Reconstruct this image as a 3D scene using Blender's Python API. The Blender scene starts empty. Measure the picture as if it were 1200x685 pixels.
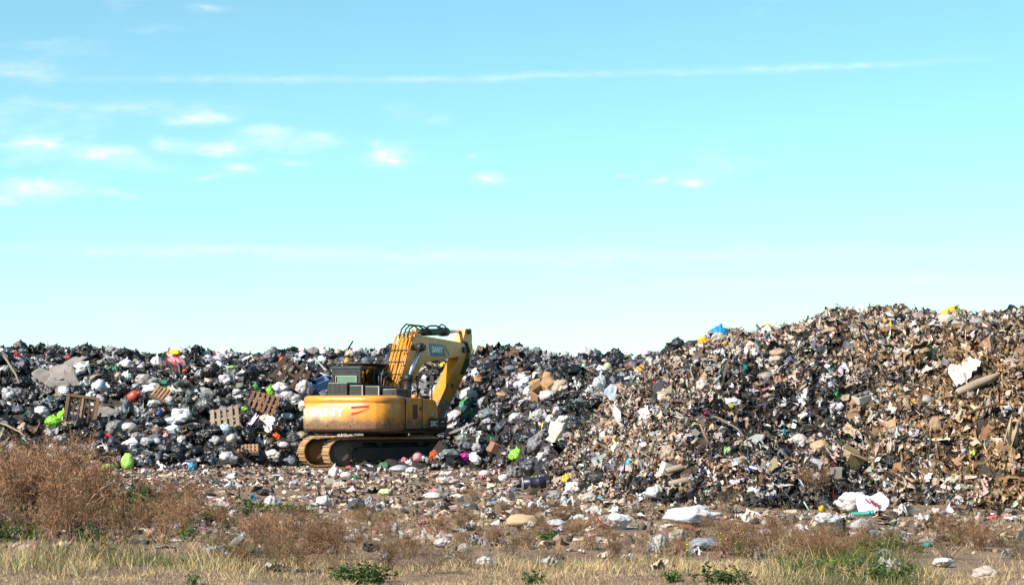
import bpy, bmesh, math, random
import numpy as np
from mathutils import Vector, Matrix, Euler, Quaternion

rng = np.random.default_rng(7)
random.seed(7)
SC = bpy.context.scene
COL = SC.collection

# ------------------------------------------------------------------ camera
F_PX, CAM_H, HORIZON = 2460.0, 1.7, 478.0          # in pixels of the 1200 x 685 photograph
PITCH = math.atan((HORIZON - 342.5) / F_PX)
cam_d = bpy.data.cameras.new("camera"); cam = bpy.data.objects.new("camera", cam_d); COL.objects.link(cam)
cam_d.sensor_width = 36.0; cam_d.lens = F_PX / 1200 * 36.0
cam_d.clip_start = 0.5; cam_d.clip_end = 12000
cam.location = (0, 0, CAM_H); cam.rotation_euler = (math.pi / 2 + PITCH, 0, 0)
SC.camera = cam

# ------------------------------------------------------------------ sun, sky, exposure
TO_SUN = Vector((-0.58, -0.50, 0.64)).normalized()
SUN_EL = math.asin(TO_SUN.z)
sun_d = bpy.data.lights.new("sun", 'SUN'); sun = bpy.data.objects.new("sun", sun_d); COL.objects.link(sun)
sun_d.energy = 5.0; sun_d.angle = math.radians(0.5); sun_d.color = (1.0, 0.87, 0.75)
sun.rotation_euler = (-TO_SUN).to_track_quat('-Z', 'Y').to_euler(); sun.location = (-20, -20, 40)
SC.view_settings.view_transform = 'Standard'; SC.view_settings.look = 'None'
SC.view_settings.exposure = 0.85; SC.view_settings.gamma = 1.0
SC.view_settings.use_curve_mapping = False
SC.render.engine = 'CYCLES'
SC.cycles.max_bounces = 6; SC.cycles.diffuse_bounces = 3; SC.cycles.glossy_bounces = 3
SC.cycles.transparent_max_bounces = 8

world = bpy.data.worlds.new("World"); SC.world = world; world.use_nodes = True
wt = world.node_tree; wt.nodes.clear()

class NB:
    """small helper for wiring math nodes"""
    def __init__(s, t): s.t = t
    def n(s, typ, **kw):
        nd = s.t.nodes.new(typ)
        for k, v in kw.items(): setattr(nd, k, v)
        return nd
    def lk(s, a, b): s.t.links.new(a, b)
    def m(s, op, a, b=None, c=None, clamp=False):
        nd = s.n('ShaderNodeMath', operation=op, use_clamp=clamp)
        for i, v in enumerate((a, b, c)):
            if v is None: continue
            if isinstance(v, (int, float)): nd.inputs[i].default_value = v
            else: s.lk(v, nd.inputs[i])
        return nd.outputs[0]

W = NB(wt)
sky = W.n('ShaderNodeTexSky', sky_type='NISHITA')
sky.sun_disc = False; sky.sun_elevation = SUN_EL
sky.sun_rotation = math.atan2(TO_SUN.x, TO_SUN.y)
sky.altitude = 20; sky.air_density = 0.8; sky.dust_density = 0.3; sky.ozone_density = 6.0
tint = W.n('ShaderNodeMix', data_type='RGBA', blend_type='MULTIPLY')
tint.inputs[0].default_value = 1.0
W.lk(sky.outputs[0], tint.inputs[6]); tint.inputs[7].default_value = (1.14, 1.37, 1.0, 1)
tc = W.n('ShaderNodeTexCoord'); sx = W.n('ShaderNodeSeparateXYZ'); W.lk(tc.outputs['Generated'], sx.inputs[0])
az = W.m('ARCTAN2', sx.outputs[0], sx.outputs[1]); el = W.m('ARCSINE', sx.outputs[2])
cv = W.n('ShaderNodeCombineXYZ'); W.lk(az, cv.inputs[0]); W.lk(W.m('MULTIPLY', el, 2.6), cv.inputs[1])
def wnoise(scale, detail, rough=0.6, off=0.0):
    mp = W.n('ShaderNodeMapping'); W.lk(cv.outputs[0], mp.inputs[0]); mp.inputs['Location'].default_value = (off, off * 1.7, 0)
    nz = W.n('ShaderNodeTexNoise'); W.lk(mp.outputs[0], nz.inputs['Vector'])
    nz.inputs['Scale'].default_value = scale; nz.inputs['Detail'].default_value = detail; nz.inputs['Roughness'].default_value = rough
    return nz
nw = wnoise(26, 4); nsx = W.n('ShaderNodeSeparateColor'); W.lk(nw.outputs['Color'], nsx.inputs[0])
azw = W.m('ADD', az, W.m('MULTIPLY', W.m('SUBTRACT', nsx.outputs[0], 0.5), 0.030))
elw = W.m('ADD', el, W.m('MULTIPLY', W.m('SUBTRACT', nsx.outputs[1], 0.5), 0.012))
fine = wnoise(95, 5, 0.62, 3.1)
clouds = [(118,179,44,8,.9),(40,168,26,8,.8),(42,222,46,12,.8),(5,236,24,6,.5),(230,138,34,7,.8),(205,167,26,8,.5),(258,171,25,7,.9),
          (275,196,27,9,.8),(310,152,30,8,.7),(330,165,60,12,.35),(378,163,20,8,.4),(456,184,28,10,.9),(440,170,12,4,.3),(575,206,18,7,1),
          (545,182,14,3,.3),(765,211,20,4,.6),(813,214,19,4,.9),(725,204,10,3,.3),(160,190,40,8,.3),(240,208,30,4,.3),(130,226,40,6,.25),
          (20,80,60,10,.35),(250,6,30,4,.3),(150,125,120,8,.22),(340,188,25,4,.35),(700,300,420,10,.22),(250,296,260,8,.28),(980,330,300,9,.2)]
total = None
for px, py, w, h, a in clouds:
    ca = math.atan((px - 600) / F_PX); ce = math.atan((HORIZON - py) / F_PX * math.cos(ca))
    w, h, a = w * .8, h * .85, a * .72
    dx = W.m('DIVIDE', W.m('SUBTRACT', azw, ca), w / F_PX); dy = W.m('DIVIDE', W.m('SUBTRACT', elw, ce), h / F_PX)
    r2 = W.m('ADD', W.m('MULTIPLY', dx, dx), W.m('MULTIPLY', dy, dy))
    g = W.m('MULTIPLY', W.m('EXPONENT', W.m('MULTIPLY', r2, -1.0)), a)
    total = g if total is None else W.m('ADD', total, g)
# long thin streak high across the sky
ce = W.m('ADD', W.m('MULTIPLY', W.m('SUBTRACT', azw, -0.2), 0.020), (HORIZON - 101) / F_PX)
elq = W.m('ADD', el, W.m('MULTIPLY', W.m('SUBTRACT', nsx.outputs[1], 0.5), 0.005))
sd = W.m('DIVIDE', W.m('SUBTRACT', elq, ce), 4.0 / F_PX)
band = W.m('MULTIPLY', W.m('EXPONENT', W.m('MULTIPLY', W.m('MULTIPLY', sd, sd), -1.0)), W.m('MULTIPLY', W.m('MAXIMUM', W.m('SUBTRACT', nsx.outputs[0], 0.22), 0.0), 0.6))
ends = W.m('MULTIPLY', W.m('SMOOTH_MIN', 1.0, W.m('MAXIMUM', W.m('MULTIPLY', W.m('SUBTRACT', az, -0.215), 14), 0.0), 0.2),
           W.m('SMOOTH_MIN', 1.0, W.m('MAXIMUM', W.m('MULTIPLY', W.m('SUBTRACT', 0.24, az), 14), 0.0), 0.2))
total = W.m('ADD', total, W.m('MULTIPLY', band, ends))
# thin scattered wisps of the same kind all round the sky
gen = wnoise(7, 6, 0.6, 9.0)
total = W.m('ADD', total, W.m('MULTIPLY', W.m('MAXIMUM', W.m('SUBTRACT', gen.outputs[0], 0.60), 0.0), 1.6))
cover = W.m('MULTIPLY', total, W.m('ADD', W.m('MULTIPLY', W.m('SUBTRACT', fine.outputs[0], 0.22), 2.6), 0.12), clamp=True)
mixc = W.n('ShaderNodeMix', data_type='RGBA'); W.lk(cover, mixc.inputs[0]); W.lk(tint.outputs[2], mixc.inputs[6])
mixc.inputs[7].default_value = (7.4, 7.3, 7.2, 1)
bg = W.n('ShaderNodeBackground'); bg.inputs[1].default_value = 0.10
W.lk(mixc.outputs[2], bg.inputs[0])
wo = W.n('ShaderNodeOutputWorld'); W.lk(bg.outputs[0], wo.inputs[0])

# ------------------------------------------------------------------ noise and pixel helpers
def _hash(ix, iy, iz, seed):
    h = (ix * 374761393 + iy * 668265263 + iz * 2147483647 + seed * 974634777) & 0xffffffff
    h = ((h ^ (h >> 13)) * 1274126177) & 0xffffffff
    h = (h ^ (h >> 16)) & 0xffff
    return h / 65535.0
def vnoise(p, seed=0):
    p = np.asarray(p, float); i = np.floor(p).astype(np.int64); f = p - i; f = f * f * (3 - 2 * f)
    r = 0
    for dx in (0, 1):
        for dy in (0, 1):
            for dz in (0, 1):
                w = (f[..., 0] if dx else 1 - f[..., 0]) * (f[..., 1] if dy else 1 - f[..., 1]) * (f[..., 2] if dz else 1 - f[..., 2])
                r = r + w * _hash(i[..., 0] + dx, i[..., 1] + dy, i[..., 2] + dz, seed)
    return r * 2 - 1
def fbm(p, oct=3, seed=0):
    p = np.asarray(p, float); a, s = 1.0, 0
    for k in range(oct):
        s = s + a * vnoise(p, seed + k); p = p * 2.03 + 7.1; a *= 0.5
    return s
def fbm2(x, y, sc, oct=3, seed=0):
    x = np.asarray(x, float); y = np.asarray(y, float)
    return fbm(np.stack([x / sc, y / sc, np.zeros_like(x) + seed * 3.7], -1), oct, seed)

_c, _s = math.cos(PITCH), math.sin(PITCH)
def ray(px, py):
    u = (px - 600) / F_PX; v = (342.5 - py) / F_PX
    return np.array([u, _c - v * _s, _s + v * _c])
def project(P):
    P = np.asarray(P, float); x, y, z = P[..., 0], P[..., 1], P[..., 2] - CAM_H
    d = y * _c + z * _s; v = -y * _s + z * _c
    return 600 + F_PX * x / d, 342.5 - F_PX * v / d, d

# ------------------------------------------------------------------ terrain
TOE_X = [-60, -20, -14, -10, -8, -6.6, -5.5, -2.2, -1.0, -0.3, 0.6, 1.3, 3, 8]
TOE_Y = [56, 57, 57.5, 58.2, 58.6, 60.8, 63.6, 63.6, 60.5, 57, 52, 47.5, 45, 45]
def heap_left(x, y):
    x = np.asarray(x, float); y = np.asarray(y, float)
    toe = np.interp(x, TOE_X, TOE_Y) + 0.5 * fbm2(x, y * 0, 2.5, 2, 3)
    crest = np.interp(x, [-60, -12, -6, -2, 1, 5, 40], [71, 70, 71, 70, 66, 66, 70])
    top = np.interp(x, [-60, -16, -13, -10, -7.5, -5, -2, 0, 2, 4, 8, 40], [3.55, 3.5, 3.42, 3.37, 3.3, 3.28, 3.32, 3.32, 3.22, 3.15, 3.2, 3.4])
    t = (y - toe) / (crest - toe); tc_ = np.clip(t, 0, 1)
    h = top * (1 - (1 - tc_) ** 1.5) - 0.035 * np.clip(y - crest, 0, 60)
    edge = np.clip(t * 6, 0, 1)
    h = h + edge * (0.24 * fbm2(x, y, 2.6, 3, 11) + 0.20 * fbm2(x, y, 0.9, 2, 12))
    h = np.where(t > 0, h, -0.4 + 0 * h); m = -0.4
    for mx, my, mh, mr in ((-1.25, 58.9, 1.45, .62), (-1.9, 58.35, 1.15, .52), (-2.6, 57.95, .75, .48), (-3.3, 57.6, .58, .45), (-4.0, 57.35, .50, .40), (-0.7, 59.8, 1.5, .8)):
        m = np.maximum(m, mh * np.exp(-((x - mx) ** 2 + (y - my) ** 2) / (mr * mr)) - 0.22)
    return np.maximum(h, m + 0.06 * fbm2(x, y, .5, 2, 14))
RP = np.array([(0.75, 47), (1.1, 43.5), (2.0, 39.2), (3.1, 36.2), (4.4, 35.2), (5.4, 35.0), (6.4, 36.0), (7.2, 35.6), (8.2, 34.8), (10, 34.2), (14, 33.5), (26, 33), (26, 75), (3.2, 75), (2.6, 62), (1.1, 54)])
def poly_sd(x, y, P):
    d = np.full(x.shape, 1e9); inside = np.zeros(x.shape, bool)
    for (ax, ay), (bx, by) in zip(P, np.roll(P, -1, 0)):
        ex, ey = bx - ax, by - ay; t = np.clip(((x - ax) * ex + (y - ay) * ey) / (ex * ex + ey * ey), 0, 1)
        d = np.minimum(d, np.hypot(x - ax - t * ex, y - ay - t * ey))
        c = (ay > y) != (by > y)
        inside ^= c & (x < ax + (y - ay) * ex / (ey if abs(ey) > 1e-9 else 1e-9))
    return np.where(inside, d, -d)
def heap_right(x, y):
    x = np.asarray(x, float); y = np.asarray(y, float)
    d = poly_sd(x + 0.25 * fbm2(x, y, 1.6, 2, 21), y + 0.3 * fbm2(x, y, 1.9, 2, 22), RP)
    top = np.interp(x, [0, 2, 3.0, 3.6, 4.2, 5, 6, 7.2, 8.5, 10, 12, 26], [2.2, 3.4, 4.1, 4.42, 4.42, 4.2, 4.12, 3.95, 3.78, 3.62, 3.45, 3.4])
    dd = np.clip(d, 0, None)
    steep = np.interp(x, [0, 3, 4, 5.5, 7, 9], [2.2, 2.3, 2.7, 3.1, 2.7, 2.5])
    h = top * (1 - np.exp(-dd / steep))
    h = h - 1.25 * np.exp(-(((x - 4.9) / 1.15) ** 2 + ((y - 38.8) / 2.0) ** 2)) - 0.35 * np.exp(-(((x - 3.3) / .5) ** 2 + ((y - 41.5) / 1.2) ** 2))
    h = h - 0.03 * np.clip(y - 50, 0, 40)
    e = np.clip(dd * 1.5, 0, 1)
    h = h + e * (0.24 * fbm2(x, y, 1.7, 3, 31) + 0.13 * fbm2(x, y, 0.5, 2, 32) - 0.30 * (1 - np.abs(fbm2(x * 1.6, y * 0.7, 1.3, 2, 33))).clip(0, 1) ** 4)
    return np.where(d > 0, h, -0.4)
def ground_z(x, y):
    x = np.asarray(x, float); y = np.asarray(y, float)
    near = np.clip((70 - y) / 20, 0, 1) * np.clip((y - 5) / 5, 0, 1)
    return near * (0.05 * fbm2(x, y, 3.0, 3, 41) + 0.045 * fbm2(x, y, 0.5, 3, 42) + 0.05 * fbm2(x * .16, y, 0.55, 2, 43) * np.clip((y - 30) / 6, 0, 1)) * np.where((np.abs(x + 3.6) < 4) & (np.abs(y - 60) < 4), 0.3, 1.0)
def height(x, y):
    return np.maximum(np.maximum(heap_left(x, y), heap_right(x, y)), ground_z(x, y))
_GX0, _GY0, _GS = -40.0, 8.0, 0.1
_gx = np.arange(700) * _GS + _GX0; _gy = np.arange(920) * _GS + _GY0
_A, _B = np.meshgrid(_gx, _gy)
_HL = heap_left(_A.ravel(), _B.ravel()).reshape(_A.shape); _HR = heap_right(_A.ravel(), _B.ravel()).reshape(_A.shape)
_HG = np.maximum(np.maximum(_HL, _HR), ground_z(_A.ravel(), _B.ravel()).reshape(_A.shape))
def zone(x, y):
    i = int(min(699, max(0, round((x - _GX0) / _GS)))); j = int(min(919, max(0, round((y - _GY0) / _GS)))); return _HL[j, i], _HR[j, i]
def height(x, y):
    x = np.asarray(x, float); y = np.asarray(y, float)
    u = np.clip((x - _GX0) / _GS, 0, 698.99); v = np.clip((y - _GY0) / _GS, 0, 918.99); i = u.astype(int); j = v.astype(int); fu = u - i; fv = v - j
    return (_HG[j, i] * (1 - fu) + _HG[j, i + 1] * fu) * (1 - fv) + (_HG[j + 1, i] * (1 - fu) + _HG[j + 1, i + 1] * fu) * fv
_T = np.concatenate([np.arange(14, 90, 0.05)])
def hit(px, py):
    """first point of the terrain seen through a pixel"""
    r = ray(px, py); X = r[0] * _T; Y = r[1] * _T; Z = CAM_H + r[2] * _T
    b = np.nonzero(Z < height(X, Y))[0]
    k = b[0] if len(b) else int(np.argmin(Z - height(X, Y)))
    return np.array([X[k], Y[k], float(height(X[k:k + 1], Y[k:k + 1])[0])])
def slope_normal(x, y, e=0.25):
    x = np.asarray(x, float); y = np.asarray(y, float)
    gx = (height(x + e, y) - height(x - e, y)) / (2 * e); gy = (height(x, y + e) - height(x, y - e)) / (2 * e)
    n = np.stack([-gx, -gy, np.ones_like(gx)], -1)
    return n / np.linalg.norm(n, axis=-1, keepdims=True)

# ------------------------------------------------------------------ materials
def new_mat(name):
    m = bpy.data.materials.new(name); m.use_nodes = True
    b = m.node_tree.nodes['Principled BSDF']
    return m, NB(m.node_tree), b
def srgb(r, g, b):
    f = lambda c: ((c / 255) / 12.92) if c <= 10 else ((c / 255 + 0.055) / 1.055) ** 2.4
    return (f(r), f(g), f(b))
def mix_col(N, fac, a, b):
    mx = N.n('ShaderNodeMix', data_type='RGBA')
    for v, i in ((fac, 0), (a, 6), (b, 7)):
        if isinstance(v, (int, float)): mx.inputs[i].default_value = v
        elif isinstance(v, tuple): mx.inputs[i].default_value = (*v[:3], 1)
        else: N.lk(v, mx.inputs[i])
    return mx.outputs[2]
def noise_node(N, scale, detail=4, rough=0.6, coord='Object', stretch=None):
    t = N.n('ShaderNodeTexCoord'); src = t.outputs[coord]
    if stretch:
        mp = N.n('ShaderNodeMapping'); N.lk(src, mp.inputs[0]); mp.inputs['Scale'].default_value = stretch; src = mp.outputs[0]
    nz = N.n('ShaderNodeTexNoise'); N.lk(src, nz.inputs['Vector'])
    nz.inputs['Scale'].default_value = scale; nz.inputs['Detail'].default_value = detail; nz.inputs['Roughness'].default_value = rough
    return nz.outputs[0]
def ramp(N, src, lo, hi):
    mr = N.n('ShaderNodeMapRange'); N.lk(src, mr.inputs[0]); mr.inputs[1].default_value = lo; mr.inputs[2].default_value = hi
    return mr.outputs[0]
def bump(N, b, src, strength, dist):
    bp = N.n('ShaderNodeBump'); bp.inputs['Strength'].default_value = strength; bp.inputs['Distance'].default_value = dist
    N.lk(src, bp.inputs['Height']); N.lk(bp.outputs[0], b.inputs['Normal'])
_mats = {}
def mat_plastic(color, rough=0.38, grime=0.35, key='bag'):
    """thin crumpled plastic with creases and grime"""
    k = (key, tuple(round(c, 3) for c in color), rough, grime)
    if k in _mats: return _mats[k]
    m, N, b = new_mat(key + "_plastic")
    oi = N.n('ShaderNodeObjectInfo')
    dirt = ramp(N, noise_node(N, 3.0, 5), 0.55, 0.85)
    var = N.m('ADD', N.m('MULTIPLY', oi.outputs['Random'], 0.35), 0.80)
    hsv = N.n('ShaderNodeHueSaturation'); hsv.inputs['Color'].default_value = (*color, 1); N.lk(var, hsv.inputs['Value'])
    c = mix_col(N, N.m('MULTIPLY', dirt, grime), hsv.outputs[0], (0.065, 0.046, 0.032))
    N.lk(c, b.inputs['Base Color']); b.inputs['Roughness'].default_value = rough
    v = N.n('ShaderNodeTexVoronoi', feature='DISTANCE_TO_EDGE'); t = N.n('ShaderNodeTexCoord'); N.lk(t.outputs['Object'], v.inputs['Vector']); v.inputs['Scale'].default_value = 5.0
    hgt = N.m('ADD', N.m('MULTIPLY', v.outputs['Distance'], 0.8), noise_node(N, 7.0, 5, 0.65))
    bump(N, b, hgt, 0.5, 0.045)
    _mats[k] = m; return m
def mat_attr(name, rough=0.6, bump_scale=14.0, bump_d=0.03, spec=0.5):
    """colour of each loose piece comes from its own vertex colour"""
    m, N, b = new_mat(name)
    a = N.n('ShaderNodeAttribute', attribute_name='Col')
    nz = noise_node(N, 9.0, 4)
    c = mix_col(N, N.m('MULTIPLY', ramp(N, nz, 0.5, 0.85), 0.6), a.outputs['Color'], (0.035, 0.026, 0.019))
    N.lk(c, b.inputs['Base Color']); b.inputs['Roughness'].default_value = rough
    b.inputs['Specular IOR Level'].default_value = spec
    bump(N, b, noise_node(N, bump_scale, 5, 0.7), 0.8, bump_d)
    return m
def mat_plain(name, color, rough=0.7, metallic=0.0, vary=0.3, scale=4.0, dark=(0.1, 0.07, 0.05), bd=0.01):
    m, N, b = new_mat(name)
    nz = noise_node(N, scale, 5)
    N.lk(mix_col(N, N.m('MULTIPLY', ramp(N, nz, 0.4, 0.8), vary), color, dark), b.inputs['Base Color'])
    b.inputs['Roughness'].default_value = rough; b.inputs['Metallic'].default_value = metallic
    bump(N, b, noise_node(N, scale * 4, 4), 0.4, bd)
    return m
def mat_wood(name, color, dark):
    m, N, b = new_mat(name)
    oi = N.n('ShaderNodeObjectInfo')
    nz = noise_node(N, 6.0, 6, 0.65, stretch=(1.2, 14, 14))
    c = mix_col(N, ramp(N, nz, 0.3, 0.75), color, dark)
    h = N.n('ShaderNodeHueSaturation'); N.lk(c, h.inputs['Color']); N.lk(N.m('ADD', N.m('MULTIPLY', oi.outputs['Random'], 0.5), 0.72), h.inputs['Value'])
    N.lk(h.outputs[0], b.inputs['Base Color']); b.inputs['Roughness'].default_value = 0.8
    bump(N, b, nz, 0.5, 0.01); return m

def mat_soil():
    m, N, b = new_mat("soil")
    n1 = noise_node(N, 0.5, 6, 0.65); n2 = noise_node(N, 6.0, 6, 0.7); n3 = noise_node(N, 30.0, 3, 0.6)
    c = mix_col(N, ramp(N, n1, 0.35, 0.65), (0.205, 0.135, 0.09), (0.28, 0.20, 0.132))
    c = mix_col(N, ramp(N, n2, 0.45, 0.75), c, (0.06, 0.04, 0.027))
    c = mix_col(N, N.m('MULTIPLY', ramp(N, n3, 0.62, 0.72), 0.6), c, (0.27, 0.22, 0.175))
    N.lk(c, b.inputs['Base Color']); b.inputs['Roughness'].default_value = 0.95
    bump(N, b, N.m('ADD', n2, n3), 1.0, 0.06); return m
def mat_heap(name, a, c2, c3):
    m, N, b = new_mat(name)
    n1 = noise_node(N, 1.2, 6, 0.7); n2 = noise_node(N, 7.0, 5, 0.7)
    c = mix_col(N, ramp(N, n1, 0.4, 0.62), a, c2); c = mix_col(N, ramp(N, n2, 0.55, 0.7), c, c3)
    N.lk(c, b.inputs['Base Color']); b.inputs['Roughness'].default_value = 0.85
    bump(N, b, n2, 1.0, 0.12); return m

# ------------------------------------------------------------------ mesh helpers
def arr_mesh(name, V, F, cols=None, smooth=False):
    """mesh from numpy arrays; F is (n,3) or (n,4)"""
    V = np.ascontiguousarray(V, np.float32); F = np.ascontiguousarray(F, np.int32)
    me = bpy.data.meshes.new(name); k = F.shape[1]
    me.vertices.add(len(V)); me.vertices.foreach_set('co', V.ravel())
    me.loops.add(F.size); me.loops.foreach_set('vertex_index', F.ravel())
    me.polygons.add(len(F)); me.polygons.foreach_set('loop_start', np.arange(0, F.size, k, dtype=np.int32))
    if smooth: me.polygons.foreach_set('use_smooth', np.ones(len(F), bool))
    me.update(calc_edges=True)
    if cols is not None:
        at = me.attributes.new('Col', 'FLOAT_COLOR', 'POINT')
        c4 = np.ones((len(V), 4), np.float32); c4[:, :3] = cols; at.data.foreach_set('color', c4.ravel())
    return me
def link(name, me, mat=None, parent=None, loc=None, rot=None, scale=None):
    o = bpy.data.objects.new(name, me); COL.objects.link(o)
    if mat is not None and me is not None and not me.materials: me.materials.append(mat)
    if parent is not None: o.parent = parent
    if loc is not None: o.location = loc
    if rot is not None: o.rotation_euler = rot
    if scale is not None: o.scale = scale
    return o
def tag(o, label=None, cat=None, group=None, kind=None):
    if label: o['label'] = label
    if cat: o['category'] = cat
    if group: o['group'] = group
    if kind: o['kind'] = kind
    return o
def empty(name, loc=(0, 0, 0), rz=0.0):
    o = bpy.data.objects.new(name, None); COL.objects.link(o); o.location = loc; o.rotation_euler = (0, 0, rz); o.empty_display_size = 0.2
    return o
def bm_mesh(name, bm, smooth=False):
    me = bpy.data.meshes.new(name); bm.to_mesh(me); bm.free()
    if smooth:
        for p in me.polygons: p.use_smooth = True
    return me
def bm_box(bm, lo, hi, bev=0.0, mat=None):
    b2 = bmesh.new(); bmesh.ops.create_cube(b2, size=1.0)
    lo, hi = Vector(lo), Vector(hi); c = (lo + hi) / 2; s = hi - lo
    for v in b2.verts: v.co = Vector((v.co.x * s.x, v.co.y * s.y, v.co.z * s.z)) + c
    if bev > 0: bmesh.ops.bevel(b2, geom=b2.edges[:], offset=bev, segments=2, affect='EDGES', profile=0.6)
    if mat is not None: bmesh.ops.transform(b2, matrix=mat, verts=b2.verts)
    t = bpy.data.meshes.new('t'); b2.to_mesh(t); b2.free(); bm.from_mesh(t); bpy.data.meshes.remove(t)
def box(name, lo, hi, mat, parent=None, bev=0.01, rot=None):
    bm = bmesh.new(); bm_box(bm, lo, hi, bev, rot)
    return link(name, bm_mesh(name, bm), mat, parent)
def bm_tube(bm, pts, r, sides=8, r2=None):
    pts = [Vector(p) for p in pts]; rings = []
    n = len(pts); up = Vector((0.13, 0.21, 0.97))
    for i, p in enumerate(pts):
        d = (pts[min(i + 1, n - 1)] - pts[max(i - 1, 0)]).normalized()
        a = d.cross(up); a = a.normalized() if a.length > 1e-4 else d.orthogonal().normalized(); b = d.cross(a)
        rr = r if r2 is None else r + (r2 - r) * i / max(1, n - 1)
        rings.append([bm.verts.new(p + (a * math.cos(2 * math.pi * k / sides) + b * math.sin(2 * math.pi * k / sides)) * rr) for k in range(sides)])
    for A, B in zip(rings, rings[1:]):
        for k in range(sides): f = bm.faces.new((A[k], A[(k + 1) % sides], B[(k + 1) % sides], B[k])); f.smooth = True
    bm.faces.new(rings[0][::-1]); bm.faces.new(rings[-1])
def tube(name, pts, r, mat, parent=None, sides=8, r2=None):
    bm = bmesh.new(); bm_tube(bm, pts, r, sides, r2); return link(name, bm_mesh(name, bm), mat, parent)
def bm_prism(bm, prof, a0, a1, axis='y', bev=0.0):
    b2 = bmesh.new()
    def P(u, v, w): return (u, w, v) if axis == 'y' else (u, v, w)
    A = [b2.verts.new(P(u, v, a0)) for u, v in prof]; B = [b2.verts.new(P(u, v, a1)) for u, v in prof]
    b2.faces.new(A); b2.faces.new(B[::-1]); n = len(prof)
    for i in range(n): b2.faces.new((A[i], B[i], B[(i + 1) % n], A[(i + 1) % n]))
    bmesh.ops.recalc_face_normals(b2, faces=b2.faces[:])
    if bev > 0: bmesh.ops.bevel(b2, geom=b2.edges[:], offset=bev, segments=2, affect='EDGES', profile=0.6)
    t = bpy.data.meshes.new('t'); b2.to_mesh(t); b2.free(); bm.from_mesh(t); bpy.data.meshes.remove(t)
def prism(name, prof, a0, a1, mat, parent=None, axis='y', bev=0.0):
    bm = bmesh.new(); bm_prism(bm, prof, a0, a1, axis, bev); return link(name, bm_mesh(name, bm), mat, parent)
def text_mesh(name, body, size, mat, parent, M, extrude=0.002, sx=1.0, shear=0.0, bold=0.0):
    cu = bpy.data.curves.new(name, 'FONT'); cu.body = body; cu.size = size; cu.extrude = extrude; cu.offset = bold; cu.shear = shear
    cu.align_x = 'CENTER'; cu.align_y = 'CENTER'
    o = bpy.data.objects.new('t', cu); COL.objects.link(o)
    dg = bpy.context.evaluated_depsgraph_get(); me = bpy.data.meshes.new_from_object(o.evaluated_get(dg)); me.name = name
    bpy.data.objects.remove(o); bpy.data.curves.remove(cu)
    me.transform(M @ Matrix.Diagonal((sx, 1, 1, 1))); me.materials.clear()
    return link(name, me, mat, parent)

# ------------------------------------------------------------------ ground and heaps
M_SOIL = mat_soil()
M_HEAPL = mat_heap("packed_refuse", (0.018, 0.016, 0.015), (0.045, 0.036, 0.029), (0.085, 0.068, 0.052))
M_HEAPR = mat_heap("shredded_refuse", (0.06, 0.044, 0.031), (0.032, 0.025, 0.019), (0.12, 0.09, 0.062))
def grid_mesh(name, xs, ys, hfun, keep=None):
    X, Y = np.meshgrid(xs, ys); Z = hfun(X.ravel(), Y.ravel())
    V = np.stack([X.ravel(), Y.ravel(), Z], -1); nx = len(xs)
    i = (np.arange(len(ys) - 1)[:, None] * nx + np.arange(nx - 1)[None]).ravel()
    F = np.stack([i, i + 1, i + nx + 1, i + nx], -1)
    if keep is not None:
        k = keep(V); F = F[k[F].any(1)]
        u, inv = np.unique(F, return_inverse=True); V = V[u]; F = inv.reshape(F.shape)
    return arr_mesh(name, V, F, smooth=True)
far = np.array([40, 60, 100, 180, 350, 700, 1500, 4000])
gx = np.concatenate([-far[::-1], np.arange(-24, 24.1, 0.25), far]); gy = np.concatenate([[-4000, -1000, -200, -40, 0, 8], np.arange(14, 66, 0.25), [80, 110, 180, 350, 800, 2000, 5000]])
tag(link('ground', grid_mesh('ground', gx, gy, ground_z), M_SOIL), 'brown trampled soil at the foot of the rubbish heaps', 'ground', kind='structure')
def kl(V): return V[:, 2] > -0.3
tag(link('rubbish_heap', grid_mesh('rubbish_heap', np.arange(-34, 16, 0.2), np.arange(44, 100, 0.25), heap_left, kl), M_HEAPL), 'long low heap of bagged rubbish behind the excavator', 'heap', kind='structure')
tag(link('rubbish_heap', grid_mesh('rubbish_heap', np.arange(0, 27, 0.15), np.arange(32.5, 77, 0.2), heap_right, kl), M_HEAPR), 'tall brown heap of shredded rubbish beside the bag heap', 'heap', kind='structure')

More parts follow.
